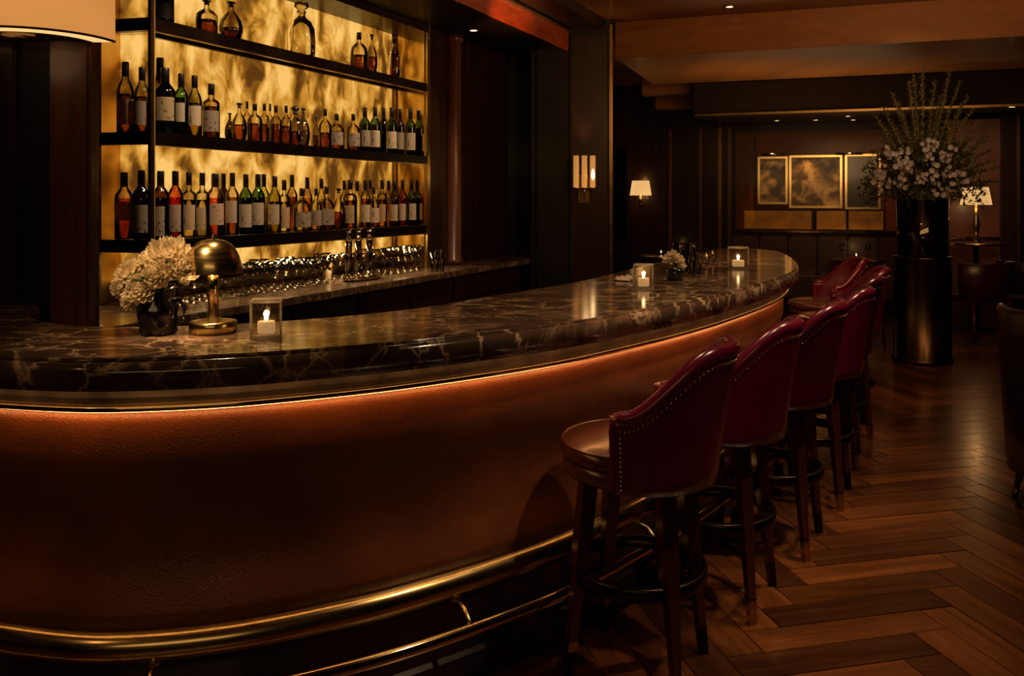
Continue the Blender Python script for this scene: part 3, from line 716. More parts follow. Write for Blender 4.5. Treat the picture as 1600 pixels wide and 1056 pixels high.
part('bulb', MB().lathe([(0, .196), (.012, .2), (.018, .215), (.013, .232), (0, .24)], 16), emit('bulb_glow', (1, .6, .25), 6), lamp)
pl_ = point('table_lamp_light', (x, y-.03, BT+.19), 3, .015)

def candleglass(name, col, edge):
    if name in MATS: return MATS[name]
    m, nt, out = newmat(name); g = N(nt, 'ShaderNodeBsdfGlass', Roughness=.0 if edge < .6 else .12, IOR=1.45); g.inputs[0].default_value = (1, .96, .9, 1)
    t = N(nt, 'ShaderNodeBsdfTransparent'); mx = N(nt, 'ShaderNodeMixShader'); mx.inputs[0].default_value = .08
    L(nt, g.outputs[0], mx.inputs[1]); L(nt, t.outputs[0], mx.inputs[2]); L(nt, mx.outputs[0], out.inputs[0]); MATS[name] = m; return m
def edgeglint():
    if 'edge_glint' in MATS: return MATS['edge_glint']
    m, nt, out = newmat('edge_glint'); g = N(nt, 'ShaderNodeBsdfGlass', Roughness=.05, IOR=1.45)
    d = N(nt, 'ShaderNodeBsdfTranslucent'); d.inputs[0].default_value = (.9, .8, .65, 1); f = N(nt, 'ShaderNodeBsdfDiffuse'); f.inputs[0].default_value = (.8, .7, .55, 1)
    a = N(nt, 'ShaderNodeMixShader'); L(nt, d.outputs[0], a.inputs[1]); L(nt, f.outputs[0], a.inputs[2])
    mx = N(nt, 'ShaderNodeMixShader'); mx.inputs[0].default_value = .3
    L(nt, g.outputs[0], mx.inputs[1]); L(nt, a.outputs[0], mx.inputs[2]); L(nt, mx.outputs[0], out.inputs[0]); MATS['edge_glint'] = m; return m
def candle(px, py, w, h, label, frost=False, watts=.3):
    x, y = at(px, py, BT); y += w*.3
    t = thing('candle_holder', label, 'candle', (x, y, BT+.001), -math.atan2(x, y)+random.uniform(-.05, .05), 'tealight holders on the bar')
    k = w/2; gm = candleglass('frosted_holder' if frost else 'holder_glass', (.90, .87, .82) if not frost else (.78, .74, .70), .55 if not frost else .75)
    m = MB(); q = .84
    ring = lambda r, z: [(r*sx, r*sy, z) for sx, sy in ((-1,-1),(1,-1),(1,1),(-1,1))]
    lv = [(k*.93, 0), (k*.97, .004), (k, .016), (k, h), (k*q, h), (k*q, .012)]
    vs = []; [vs.extend(ring(r, z)) for r, z in lv]
    fs = [(3,2,1,0)]+[(i*4+j, i*4+(j+1)%4, (i+1)*4+(j+1)%4, (i+1)*4+j) for i in range(len(lv)-1) for j in range(4)]+[(20,21,22,23)]
    m.add(vs, fs); part('glass', m, gm, t, .003)
    part('tealight', MB().lathe([(0, .013), (k*.54, .013), (k*.56, .016), (k*.56, .044), (k*.52, .046), (k*.44, .042), (0, .041)], 24), M_lit, t)
    part('wick', MB().tube([(0, 0, .041), (0, 0, .050)], .0012, 5), M_black, t)
    part('flame', MB().lathe([(0, .045), (.005, .050), (.0065, .056), (.004, .064), (.0015, .071), (0, .075)], 12), emit('flame', (1, .72, .34), 14), t)
    m = MB(); e = k*.93
    m.tube([(sx*e, sy*e, h) for sx, sy in ((-1,-1),(1,-1),(1,1),(-1,1))], .0035, 8, True)
    m.tube([(sx*e, sy*e, .004) for sx, sy in ((-1,-1),(1,-1),(1,1),(-1,1))], .004, 8, True)
    for sx, sy in ((-1,-1),(1,-1),(1,1),(-1,1)): m.tube([(sx*e, sy*e, .004), (sx*e, sy*e, h)], .0026, 8)
    part('edge', m, edgeglint(), t)  # added pale tubes imitate candlelight glinting along the glass edges
    point('candle_light', (x, y, BT+.068), watts, .008, (1, .55, .2)); return t
def litwax():
    m, nt, out = newmat('lit_wax'); b = N(nt, 'ShaderNodeBsdfPrincipled', Roughness=.5); b.inputs['Base Color'].default_value = (.7, .5, .25, 1)
    b.inputs['Subsurface Weight'].default_value = .3; b.inputs['Subsurface Radius'].default_value = (.03, .015, .006)
    b.inputs['Emission Color'].default_value = (1, .6, .25, 1); b.inputs['Emission Strength'].default_value = .35
    L(nt, b.outputs[0], out.inputs[0]); return m
M_lit = litwax()
candle(412, 529, .088, .105, 'square glass tealight holder beside the brass lamp')
candle(1007, 452, .088, .105, 'square glass tealight holder left of the small flower bowl')
candle(1156, 420, .118, .118, 'thick frosted cube tealight holder near the far bar end', True, .6)

# black glass vase with white flowers
x, y = at(247, 522, BT)
vz = thing('vase', 'lumpy black glass vase holding white peonies on the bar', 'vase', (x, y, BT+.001))
vase_p = [(0, 0), (.045, 0), (.052, .008), (.050, .03), (.055, .055), (.056, .075), (.047, .10), (.045, .125), (.050, .145), (.046, .145), (.040, .122), (.04, .03), (0, .02)]
lump = lambda a, z: 1+.05*math.sin(a*5+z*60)+.03*math.sin(a*9-z*110)
part('body', MB().lathe(vase_p, 48, rf=lump), simple('black_glass', (.004, .003, .003), .08, spec=.45), vz)
part('handle', MB().tube([(.045, 0, .10), (.07, 0, .10), (.08, 0, .075), (.074, 0, .045), (.05, 0, .03)], .008, 10), simple('black_glass', (0, 0, 0)), vz)
def petal(mb, c, d, up, L_, W_p, curl, ruff=.0):
    """one curved petal: starts at c, leads along d, cups towards up"""
    d = Vector(d).normalized(); up = Vector(up).normalized(); s = d.cross(up).normalized(); vs = []; fs = []; nu, nv = 4, 4
    ph = random.uniform(0, 6)
    for i in range(nu+1):
        u = i/nu; wd = W_p*math.sin(math.pi*min(.92, .12+.80*u))
        for j in range(nv+1):
            v = j/nv*2-1
            p = Vector(c)+d*(L_*u)+s*(wd*v)+up*(curl*L_*(u*u*.9+.45*v*v*u)+ruff*L_*math.sin(v*7+ph)*u*u)
            vs.append(p)
    for i in range(nu):
        for j in range(nv): a = i*(nv+1)+j; fs.append((a, a+1, a+nv+2, a+nv+1))
    mb.add(vs, fs, True)
def peony(R, axis=(0, -.3, 1), n=56):
    mb = MB(); ax = Vector(axis).normalized(); q = Vector((0, 0, 1)).rotation_difference(ax).to_matrix()
    for k in range(n):
        t = k/n; ph = k*2.39996; el = math.radians(78-88*t)     # inner petals upright, outer ones spread
        d = q @ Vector((math.cos(ph)*math.cos(el), math.sin(ph)*math.cos(el), math.sin(el)))
        up = q @ Vector((-math.cos(ph)*math.sin(el), -math.sin(ph)*math.sin(el), math.cos(el)))
        petal(mb, d*(R*.08), d, up, R*(.72+.35*t)*random.uniform(.9, 1.08), R*(.22+.20*t), .28, .10)
    return mb
bq = thing('bouquet', 'cream white peonies bunched in the black vase', 'flowers', (x, y, BT+.12))
def px2l(px, py, dy=0): 
    Y = y+dy; return ((px-CX)/F*Y-x, dy, zat(py, Y)-(BT+.12))
for (px, py, R, dy, ax) in ((262, 404, .064, 0, (.1, -.6, .8)), (206, 428, .044, .02, (-.4, -.6, .7)), (224, 452, .046, -.03, (-.1, -.9, .3)), (284, 420, .046, -.02, (.5, -.7, .3)),
      (248, 430, .042, -.05, (0, -1, .2)), (278, 397, .038, .03, (.5, -.4, .8)), (192, 446, .036, .01, (-.9, -.5, .3)), (234, 408, .036, .03, (-.3, -.3, 1)), (207, 468, .034, -.01, (-.5, -.7, -.2))):
    me = peony(R, ax).mesh('flower', M_petal, fix=False); o = put('flower', me, bq, px2l(px, py, dy))
m = MB()
for (px, py, dy) in ((262, 402, 0), (212, 418, .02), (222, 443, -.03), (284, 418, -.02), (283, 388, .03), (197, 436, .01), (232, 398, .03)):
    l = Vector(px2l(px, py, dy)); m.tube([(0, 0, -.06), (l.x*.25, l.y*.3, .02), (l.x*.8, l.y, l.z*.75), tuple(l)], .0028, 6)
part('stem', m, M_leaf, bq)
for k in range(9):
    m = MB(); a = random.uniform(-2.6, .5); petal(m, (.015*math.cos(a), .015*math.sin(a), .03), (math.cos(a), math.sin(a)*.7, .35), (0, 0, 1), random.uniform(.06, .09), .02, -.1)
    put('leaf', m.mesh('leaf', M_leaf, fix=False), bq)

# little set of glassware further along the bar
x, y = at(1055, 438, BT)
bw = thing('flower_bowl', 'small dark glass bowl between the two glowing tealights', 'bowl', (x, y, BT+.001))
part('bowl', MB().lathe([(0, 0), (.034, 0), (.044, .012), (.048, .04), (.046, .06), (.043, .06), (.04, .012), (0, .008)], 28), simple('dark_green_glass', (.008, .01, .005), .06, coat=1), bw)
wf_ = thing('small_bouquet', 'little bunch of white blooms in the dark bowl', 'flowers', (x, y, BT+.06))
for (dx, dz, R) in ((-.03, .04, .032), (.018, .035, .03), (-.008, .058, .03), (.03, .01, .022)):
    put('flower', peony(R, (dx*8, -.8, .8), 26).mesh('flower', M_petal, fix=False), wf_, (dx, random.uniform(-.02, .01), dz))
def glass(name, label, loc, h, r, taper=.85, liquid=None, group=None, gm=None, stem=False, cat='glass'):
    t = thing(name, label, cat, loc, 0, group); gm = gm or glassy('tumbler_glass', (.93, .9, .84), .4)
    if stem:
        part('bowl', MB().lathe([(.004, h*.48), (r*.6, h*.52), (r, h*.68), (r*.95, h*.85), (r*.78, h), (r*.75, h), (r*.92, h*.84), (r*.96, h*.68), (r*.55, h*.55), (0, h*.53)], 18), gm, t)
        part('stem', MB().lathe([(0, 0), (r*.8, 0), (r*.78, .003), (.006, .008), (.0035, .02), (.0035, h*.46), (.006, h*.5), (0, h*.5)], 14), gm, t)
    else:
        part('wall', MB().lathe([(0, 0), (r*taper*.95, 0), (r*taper, .004), (r, h), (r-.003, h), (r*taper-.003, .012), (0, .011)], 20), gm, t)
        if liquid: part('drink', MB().lathe([(0, .013), (r*taper-.0035, .013), (r*.93-.003, h*.5), (0, h*.5)], 18), liquid, t)
    return t
for px, lb in ((1062, 'tall clear glass behind the small flower bowl'), (1079, 'tall ribbed glass right of the other one behind the flower bowl')):
    X = (px-CX)/F*4.75; glass('highball_glass', lb, (X, 4.75, BT+.001), .155, .034, .95)
x, y = at(1077, 432, BT); glass('tumbler', 'short tumbler with rosy drink right of the flower bowl', (x, y, BT+.001), .085, .03, .9, glassy('rosy_drink', (.75, .42, .26), .5))
X = (1088-CX)/F*4.6; t = thing('glass_stopper', 'drop shaped crystal decanter beside the tall glasses', 'decanter', (X, 4.6, BT+.001))
part('body', MB().lathe([(0, 0), (.022, 0), (.03, .02), (.026, .045), (.01, .07), (.008, .11), (.012, .112), (.009, .114), (0, .1)], 16), glassy('cut_crystal', (.9, .84, .72), .3), t)
for px, py, lb in ((1103, 408, 'low glass dish behind the bar glasses'), (1113, 404, 'tiny brass topped shaker near the far candle')):
    x, y = at(px, py+4, BT); t = thing('condiment_jar', lb, 'jar', (x, y, BT+.001))
    part('jar', MB().lathe([(0, 0), (.022, 0), (.024, .03), (.016, .04), (0, .04)], 14), glassy('cut_crystal', (1,1,1)), t)
    part('lid', MB().lathe([(0, .04), (.016, .04), (.014, .05), (.004, .054), (.006, .062), (0, .066)], 12), M_brasspol, t)
# folded napkin
x, y = at(982, 438, BT)
t = thing('napkin', 'folded pale cloth napkin lying behind the middle tealight', 'napkin', (x, y, BT+.001), .9)
m = MB(); nx, ny = 8, 4; vs = [((i/nx-.5)*.13, (j/ny-.5)*.08, .004+.022*abs(math.sin(i*1.1))*(.5+.5*math.cos(j*1.7))) for i in range(nx+1) for j in range(ny+1)]
vs += [(a, b, 0) for a, b, c in vs]; q = (nx+1)*(ny+1); fs = []
for i in range(nx):
    for j in range(ny): a = i*(ny+1)+j; fs += [(a, a+1, a+ny+2, a+ny+1), (a+q, a+ny+1+q, a+ny+2+q, a+1+q)]
for i in range(nx): fs += [(i*(ny+1), (i+1)*(ny+1), (i+1)*(ny+1)+q, i*(ny+1)+q), (i*(ny+1)+ny, i*(ny+1)+ny+q, (i+1)*(ny+1)+ny+q, (i+1)*(ny+1)+ny)]
m.add(vs, fs, True); part('cloth', m, simple('linen', (.4, .3, .22), .8), t)

# ------------------------------------------------------------------ things on the back counter
CT = .951
bar_g = glassy('dark_barware', (.86, .80, .66), .25)
proto = None
def rowpt(off, s): return E0+en2*off+ed*s
ORD2 = ORD+['twenty-'+o for o in ORD[:9]]+['thirtieth']+['thirty-'+o for o in ORD[:9]]
names = ['front row', 'second row', 'third row', 'row by the splashback']
for ri, off in enumerate((.30, .38, .46, .54)):
    k = 0; s = -.30+.03*ri
    while s < 3.15:
        p = rowpt(off, s); px = CX+F*p.x/p.y
        s += .092
        if 518 < px < 594 and ri < 2: continue
        if px > 655 or px < 215: continue
        if off > .5 and (p-F1).dot(Wn) > .26: continue
        if proto is None: gl = proto = glass('wine_glass', 'x', (*p, CT), .165, .036, .9, None, 'glasses lined up on the back counter', bar_g, True)
        else: gl = dup(proto)
        gl.location = (*p, CT); gl['label'] = 'wine glass on the back counter, %s from the left, %s' % (ORD2[k], names[ri])
        hsc = random.uniform(.92, 1.08); gl.scale = (hsc, hsc, hsc); k += 1
q_ = hit(566, E0+en2*.245, ed); x, y = q_.x, q_.y
tr = thing('tray', 'oval silver tray holding three tall dispensers', 'tray', (x, y, CT), math.atan2(ed.y, ed.x))
part('plate', MB().lathe([(0, 0), (.15, 0), (.17, .012), (.172, .016), (.165, .014), (.148, .005), (0, .005)], 40), M_chrome, tr); tr.scale = (1.15, .5, 1)
for i, (px, lb) in enumerate(((545, 'tall chrome and glass dispenser, left on the silver tray'), (560, 'tall chrome and glass dispenser, middle of the silver tray'), (577, 'tall chrome and glass dispenser, right on the silver tray'))):
    q = hit(px, Vector((x, y)), ed); t = thing('dispenser', lb, 'dispenser', (q.x, q.y, CT+.017), 0, 'dispensers on the silver tray')
    part('foot', MB().lathe([(0, 0), (.032, 0), (.034, .01), (.02, .03), (.012, .045), (0, .045)], 18), M_chrome, t)
    part('tube', MB().lathe([(0, .045), (.022, .045), (.022, .25), (0, .25)], 16), glassy('dark_dispenser', (.3, .22, .14), .3), t)
    part('head', MB().lathe([(0, .25), (.026, .25), (.028, .265), (.016, .275), (.012, .29), (.02, .30), (.016, .315), (0, .32)], 16), M_chrome, t)
    part('spout', MB().tube([(0, 0, .285), (.0, -.03, .29), (0, -.045, .275), (0, -.047, .26)], .006, 8), M_chrome, t)
    part('lever', MB().tube([(0, 0, .31), (.02, 0, .33), (.03, 0, .335)], .005, 6), M_brasspol, t)
x, y = at(511, 436, CT); t = glass('carafe', 'pale frosted square carafe left of the silver tray', (x, y, CT), .11, .036, .85, None, None, simple('frosted_white', (.5, .4, .27), .35), cat='carafe')
for px, lb in ((679, 'tall clear tumbler at the right end post of the shelves'), (688, 'second tall clear tumbler beside the red column')):
    q = hit(px, E0+en2*.10, ed); glass('tall_tumbler', lb, (q.x, q.y, CT), .16, .034, .85, None, None, glassy('warm_clear', (.95, .85, .7), .45))
x, y = at(200, 462, CT); t = thing('ice_bucket', 'grey pleated metal bucket on the counter behind the flowers', 'bucket', (x+.0, y, CT))
part('pail', MB().lathe([(0, 0), (.075, 0), (.095, .17), (.088, .17), (.07, .01), (0, .01)], 44, rf=lambda a, z: 1+.025*math.cos(a*22)), brass('pewter', (.30, .27, .24), .35, (1,1,1)), t)
part('rim', MB().tube([(.095*math.cos(a), .095*math.sin(a), .17) for a in [2*math.pi*i/32 for i in range(32)]], .005, 6, True), M_brass, t)

# ------------------------------------------------------------------ wall lamp in the left foreground
def shade_mat(name, c, e, strength):
    m, nt, out = newmat(name); b = N(nt, 'ShaderNodeBsdfPrincipled', Roughness=.8); b.inputs['Base Color'].default_value = (*c, 1)
    b.inputs['Emission Color'].default_value = (*e, 1); b.inputs['Emission Strength'].default_value = strength
    tc = N(nt, 'ShaderNodeTexCoord'); n = N(nt, 'ShaderNodeTexNoise', Scale=2.5, Detail=2.0); L(nt, tc.outputs['Object'], n.inputs['Vector'])
    r = ramp(nt, [(.3, tuple(q*.72 for q in e)), (.7, e)]); L(nt, n.outputs[0], r.inputs[0]); L(nt, r.outputs[0], b.inputs['Emission Color'])
    L(nt, b.outputs[0], out.inputs[0]); return m
LY = 3.238; lx = (56-CX)/F*LY; LZ = zat(66, LY)
ws = thing('wall_lamp', 'large glowing cream half-drum wall lamp on the left pillar', 'lamp', (lx, LY, LZ))
def halfdrum(r0, r1, z0, z1, n=32):
    m = MB(); vs = []; fs = []
    for i in range(n+1):
        a = math.pi+math.pi*i/n
        for r, z in ((r0, z0), (r0, z1), (r1, z1), (r1, z0)): vs.append((r*math.cos(a), r*math.sin(a), z))
    for i in range(n):
        for j in range(4): fs.append((i*4+j, (i+1)*4+j, (i+1)*4+(j+1)%4, i*4+(j+1)%4))
    fs += [(0,1,2,3), tuple(n*4+q for q in (3,2,1,0))]; return m.add(vs, fs, True)
part('shade', halfdrum(.298, .292, 0, .62), shade_mat('big_shade', (.20, .09, .035), (.95, .38, .09), .72), ws)
part('rim', halfdrum(.300, .291, -.002, .005), simple('shade_trim', (.10, .03, .015), .5), ws)
part('diffuser', halfdrum(.290, .215, .0, .004), emit('shade_inner', (1, .58, .22), 1.1), ws)
part('bracket', halfdrum(.214, .0, .001, .03), M_bronze, ws)
part('back_plate', MB().box(-.1, .1, -.0, .02-.018+.0, .1, .5), M_bronze, ws)
point('wall_lamp_light', (lx, LY-.16, LZ-.05), .25, .08)

# sconce on the square pillar
SX = (912-CX)/F*7.9; SY = 7.9
sc = thing('wall_sconce', 'brass wall sconce with three glowing glass tubes on the dark pillar', 'lamp', (SX, SY, zat(290, SY)))
part('backplate', MB().box(-.05, .05, -.0, .022, -.16, .1), M_bronze, sc, .004)
part('arm', MB().tube([(0, .0, -.04), (0, -.06, -.06), (0, -.08, -.03)], .008, 8), M_brass, sc)
part('pendant_tail', MB().lathe([(0, -.16), (.006, -.13), (.009, -.06), (.012, -.04), (0, -.03)], 10, (0, -.08, 0)), M_brass, sc)
for dx, b in ((-.075, 1), (0, 1.), (.075, 1.)):
    part('tube_shade', MB().lathe([(0, -.02), (.022, -.02), (.025, -.01), (.025, .27), (.022, .27), (.02, 0), (0, 0)], 16, (dx, -.08, 0)), shade_mat('tube_glow', (.3, .15, .05), (1, .42, .10), .55) if 'tube_glow' not in MATS else MATS['tube_glow'], sc)
    part('tube_cap', MB().lathe([(0, -.035), (.03, -.03), (.034, -.018), (0, -.018)], 14, (dx, -.08, 0)), M_brass, sc)
part('candle_bulb', MB().lathe([(0, .05), (.014, .07), (.016, .10), (.008, .14), (0, .15)], 12, (.075, -.112, 0)), emit('sconce_bulb', (1, .66, .3), 9), sc)
spot('sconce_light', (SX, SY-.06, zat(238, SY)), (SX, SY+.03, 3.0), 9, 60, (1, .5, .2)); point('sconce_light', (SX, SY-.3, zat(260, SY)), .25, .03)

# ------------------------------------------------------------------ flower pedestal
x, y = at(1441, 570, 0); y += .2; x = (1441-CX)/F*y
pz = zat(400, y)
pd = thing('pedestal', 'tall dark bronze cylinder pedestal on the wood floor', 'pedestal', (x, y, 0))
M_ped = brass('dark_fluted_bronze', (.085, .055, .03), .3, (1, 1, .2))
part('drum', MB().lathe([(0, 0), (.26, 0), (.262, .03), (.245, .04), (.243, pz-.03), (.25, pz-.02), (.25, pz), (0, pz)], 64, rf=lambda a, z: 1+.006*math.cos(a*32)), M_ped, pd)
vt = zat(312, y)-pz
va = thing('glass_vase', 'tall cylinder vase with green stems on the pedestal', 'vase', (x, y, pz+.001))
part('cylinder', MB().lathe([(0, 0), (.21, 0), (.215, .01), (.222, vt), (.214, vt), (.205, .02), (0, .02)], 48), glassy('smoked_vase_glass', (.55, .48, .38), .4), va)
part('water', MB().lathe([(0, .022), (.203, .022), (.206, vt*.8), (0, vt*.8)], 40), glassy('vase_water', (.35, .30, .2), .5), va)
m = MB()
for k in range(60):
    a = random.uniform(0, 6.28); r = random.uniform(0, .17); b = a+random.uniform(-.6, .6); m.tube([(r*math.cos(a), r*math.sin(a), .03), (.15*math.cos(b)*random.random(), .15*math.sin(b)*random.random(), vt+.05)], random.uniform(.004, .009), 5)
fl = thing('flower_arrangement', 'huge arrangement of white blooms and tall green fronds on the pedestal', 'flowers', (x, y, pz+.001))
o = part('stems', m, M_leaf, fl); o['kind'] = 'stuff'
def loc(px, py, dy=0): Y = y+dy; return Vector(((px-CX)/F*Y-x, dy, zat(py, Y)-pz))
hub = Vector((0, 0, vt))
# tall leafy fronds
for (px, py, dy) in ((1442, 101, 0), (1395, 145, .1), (1420, 130, -.1), (1462, 125, .15), (1486, 108, .1), (1500, 128, -.05), (1514, 150, .1), (1380, 168, -.1), (1372, 215, .1), (1532, 190, 0), (1478, 150, -.1), (1408, 175, -.15),
                     (1550, 235, .1), (1563, 262, -.1), (1352, 262, .1), (1350, 300, -.05), (1545, 290, -.1), (1430, 170, .2), (1455, 175, .2), (1520, 215, .2), (1392, 210, .2), (1495, 190, -.2), (1360, 235, .2), (1556, 205, .15), (1365, 180, 0), (1388, 188, 0), (1520, 172, 0), (1540, 220, -.1), (1552, 252, .2), (1350, 282, .1), (1404, 160, .1), (1470, 150, .05), (1505, 160, .1), (1428, 118, .05), (1560, 285, .1), (1375, 240, -.1)):
    tp = loc(px, py, dy); m = MB(); mid = hub.lerp(tp, .5)+Vector((0, 0, .08)); pts = []
    for i in range(13):
        t = i/12; p = hub*(1-t)**2+mid*2*t*(1-t)+tp*t*t; pts.append(p)
    m.tube(pts, [.006*(1-.7*i/12) for i in range(13)], 5)
    for i in range(260):
        t = .12+.88*(i/260); p = hub*(1-t)**2+mid*2*t*(1-t)+tp*t*t; a = random.uniform(0, 6.28); sz = .075*(1.1-t*.6)*random.uniform(.6, 1.3)
        d = Vector((math.cos(a), math.sin(a), random.uniform(.1, .9))).normalized(); s_ = d.cross(Vector((0, 0, 1))).normalized()
        m.add([p, p+d*sz*.5+s_*sz*.16, p+d*sz, p+d*sz*.5-s_*sz*.16], [(0, 1, 2, 3)])
    put('frond', m.mesh('frond', M_frond, fix=False), fl)
m = MB()
for k in range(2600):
    a = random.uniform(0, 6.28); ph = random.uniform(-.25, 1.2); R = random.uniform(.25, 1)**.5
    p = hub+Vector((math.cos(a)*math.cos(ph)*R*.56, math.sin(a)*math.cos(ph)*R*.4, .08+math.sin(ph)*R*.55))
    d = Vector((random.gauss(0, 1), random.gauss(0, 1), random.gauss(.3, 1))).normalized(); s_ = d.cross(Vector((0, .3, 1))).normalized(); sz = random.uniform(.03, .07)
    m.add([p, p+d*sz*.5+s_*sz*.22, p+d*sz, p+d*sz*.5-s_*sz*.22], [(0, 1, 2, 3)])
o = put('foliage', m.mesh('foliage', M_leaf, fix=False), fl); o['kind'] = 'stuff'
bl = []
for k in range(4):
    m = MB()
    for i in range(5):
        a = 2*math.pi*i/5; petal(m, (0, 0, 0), (math.cos(a), -.25, math.sin(a)), (0, -1, 0), .034, .018, .25)
    m.lathe([(0, 0), (.006, .002), (0, .008)], 6, (0, -.004, -.002)); bl.append(m.mesh('blossom', M_petal2, fix=False))
cl = [(1400, 262, 26, 26), (1385, 285, 20, 14), (1395, 240, 16, 16), (1412, 250, 14, 18), (1462, 250, 22, 30), (1475, 275, 26, 20), (1452, 232, 12, 16), (1478, 240, 16, 16), (1468, 295, 18, 12), (1440, 280, 10, 12), (1500, 278, 12, 14), (1410, 292, 14, 8), (1372, 268, 10, 10)]
for (px, py, rx, ry) in cl:
    for k in range(int(rx*ry/42)+4):
        a = random.uniform(0, 6.28); q = math.sqrt(random.random()); o = put('blossom', random.choice(bl), fl, loc(px+math.cos(a)*q*rx, py+math.sin(a)*q*ry, -.40+random.uniform(0, .16)))
        o.rotation_euler = (random.uniform(-.5, .5), random.uniform(0, 6), random.uniform(-.6, .6)); s_ = random.uniform(.6, .95); o.scale = (s_, s_, s_)

# ------------------------------------------------------------------ tub chair cut by the right edge
M_tub = M_darkleather
tc_ = thing('tub_chair', 'high dark leather tub chair cut off by the right edge', 'chair', (2.79, 4.13, 0), math.radians(-80))
m = MB(); n = 36; SPt = math.radians(115); vs = []; fs = []
lev = [(0, 0), (.25, 0), (.5, 0), (.75, 0), (.97, 0), (1, .012), (1.005, .03), (1, .048), (.97, .06), (.5, .06), (0, .06)]
for i in range(n+1):
    a = -SPt+2*SPt*i/n; s_ = 1-abs(a)/SPt; zt = .78+.19*min(1, max(0, (s_-.1)/.5))**1.5
    for v, d in lev:
        z = .18+(zt-.18)*v; r = .37+.05*v-d; vs.append((r*math.sin(a), -r*math.cos(a), z))
k = len(lev)
for i in range(n):
    for j in range(k): fs.append((i*k+j, (i+1)*k+j, (i+1)*k+(j+1)%k, i*k+(j+1)%k))
fs += [tuple(range(k)), tuple(range(n*k, (n+1)*k))]; m.add(vs, fs, True); part('backrest', m, M_tub, tc_)
part('seat', MB().lathe([(0, .2), (.33, .2), (.34, .5), (.32, .53), (0, .55)], 36), M_tub, tc_)
for a in (40, 140, 220, 320):
    ra = math.radians(a); X, Y = .34*math.cos(ra), .34*math.sin(ra)
    lg = part('leg', MB().tube([(X*.9, Y*.9, .185), (X, Y, .0)], [.02, .012], 10), M_legwood, tc_)
    part('ferrule', MB().tube([(X*.973, Y*.973, .05), (X, Y, .0)], [.015, .0135], 10), M_brass, lg)

# ------------------------------------------------------------------ far room
def far(px, py, off): p = hit(px, W0-V*off, U); return p, zat(py, p.y)
def panel(mb, px0, px1, y0, y1, off, th=.02):
    p, z1 = far(px0, y0, off); q, z0 = far(px1, y1, off); zz0 = z0; mb.obox(p, q, -th, 0, min(zz0, z1), z1); return mb
ledge = MB(); p = hit(1148, W0, U); q = hit(1406, W0, U)
struct('trim_ledge', MB().obox(p, q, -.07, 0, 1.03, 1.06), M_brasspol, .005)
M_gold = simple('gold_leaf_panel', (.55, .27, .04), .3, metal=.35, var=.3, vscale=4, coat=.5); M_litwood = wood('lit_panel_wood', (.07, .018, .004), (.16, .042, .008), .45, coat=.2)
for i, (a_, b_) in enumerate(((1163, 1268), (1276, 1322), (1326, 1380))):
    struct('trim_gold_panel', MB().obox(hit(a_, W0, U), hit(b_, W0, U), -.02, 0, 1.08, 1.33), M_gold, .004)
for (a_, b_) in ((1150, 1180), (1180, 1384), (1384, 1402)):
    struct('wall_far_panel', MB().obox(hit(a_, W0, U), hit(b_-2, W0, U), -.012, 0, 1.34 if a_ == 1180 else 1.07, 2.42), M_litwood, .003)
def picmat(name, sc_, dark, light):
    m, nt, out = newmat(name); b = N(nt, 'ShaderNodeBsdfPrincipled', Roughness=.35); mp = coords(nt, (1, 1, 1))
    n = N(nt, 'ShaderNodeTexNoise', Scale=sc_, Detail=4.0, Distortion=.5); L(nt, mp.outputs[0], n.inputs['Vector'])
    r = ramp(nt, [(.42, dark), (.52, tuple((a+b_)/2 for a, b_ in zip(dark, light))), (.6, light)]); L(nt, n.outputs[0], r.inputs[0]); L(nt, r.outputs[0], b.inputs['Base Color']); L(nt, b.outputs[0], out.inputs[0]); return m
pics = [('framed_picture', 'narrow sepia picture left of the larger one above the gold ledge', 1184, 1231, 245, 319, picmat('picture_a', 5.0, (.05, .035, .02), (.42, .30, .16)), .05),
        ('framed_picture', 'wide gold-framed sepia painting of pale shapes on the far wall', 1233, 1316, 243, 325, picmat('picture_b', 6.0, (.09, .055, .025), (.55, .38, .18)), .06),
        ('wall_mirror', 'dark glass in a thin gold frame right of the painting', 1320, 1376, 241, 327, M_black, .04)]
for nm, lb, a_, b_, y0, y1, mt, off in pics:
    t = thing(nm, lb, 'picture' if nm != 'wall_mirror' else 'mirror'); p = hit(a_, W0-V*off, U); q = hit(b_, W0-V*off, U); z1, z0 = zat(y0, p.y), zat(y1, p.y)
    d = (q-p).normalized(); part('canvas', MB().obox(p+d*.02, q-d*.02, 0, off-.013, z0+.02, z1-.02), mt, t)
    m = MB().obox(p, q, -.02, .004, z0-.0, z0+.03).obox(p, q, -.02, .004, z1-.03, z1).obox(p, p+d*.03, -.02, .004, z0+.03, z1-.03).obox(q-d*.03, q, -.02, .004, z0+.03, z1-.03); part('frame', m, M_brass, t)
for px, py in ((1206, 241), (1327, 240)):
    p, z = far(px, py, .14); t = thing('picture_light', 'brass picture light above the %s picture' % ('left' if px < 1250 else 'right'), 'lamp', (p.x, p.y, z))
    part('hood', MB().tube([(-.17*U.x, -.17*U.y, 0), (.17*U.x, .17*U.y, 0)], .013, 10), M_brasspol, t); part('arm', MB().tube([(0, 0, 0), (V.x*.126, V.y*.126, .03)], .006, 6), M_brass, t)
for px in (1205, 1262, 1330, 1372):
    p = hit(px, W0-V*.28, U); spot('picture_wash', (*p, 2.40), (*(p+V*.25), 1.15), 26, 50, (1, .48, .14))
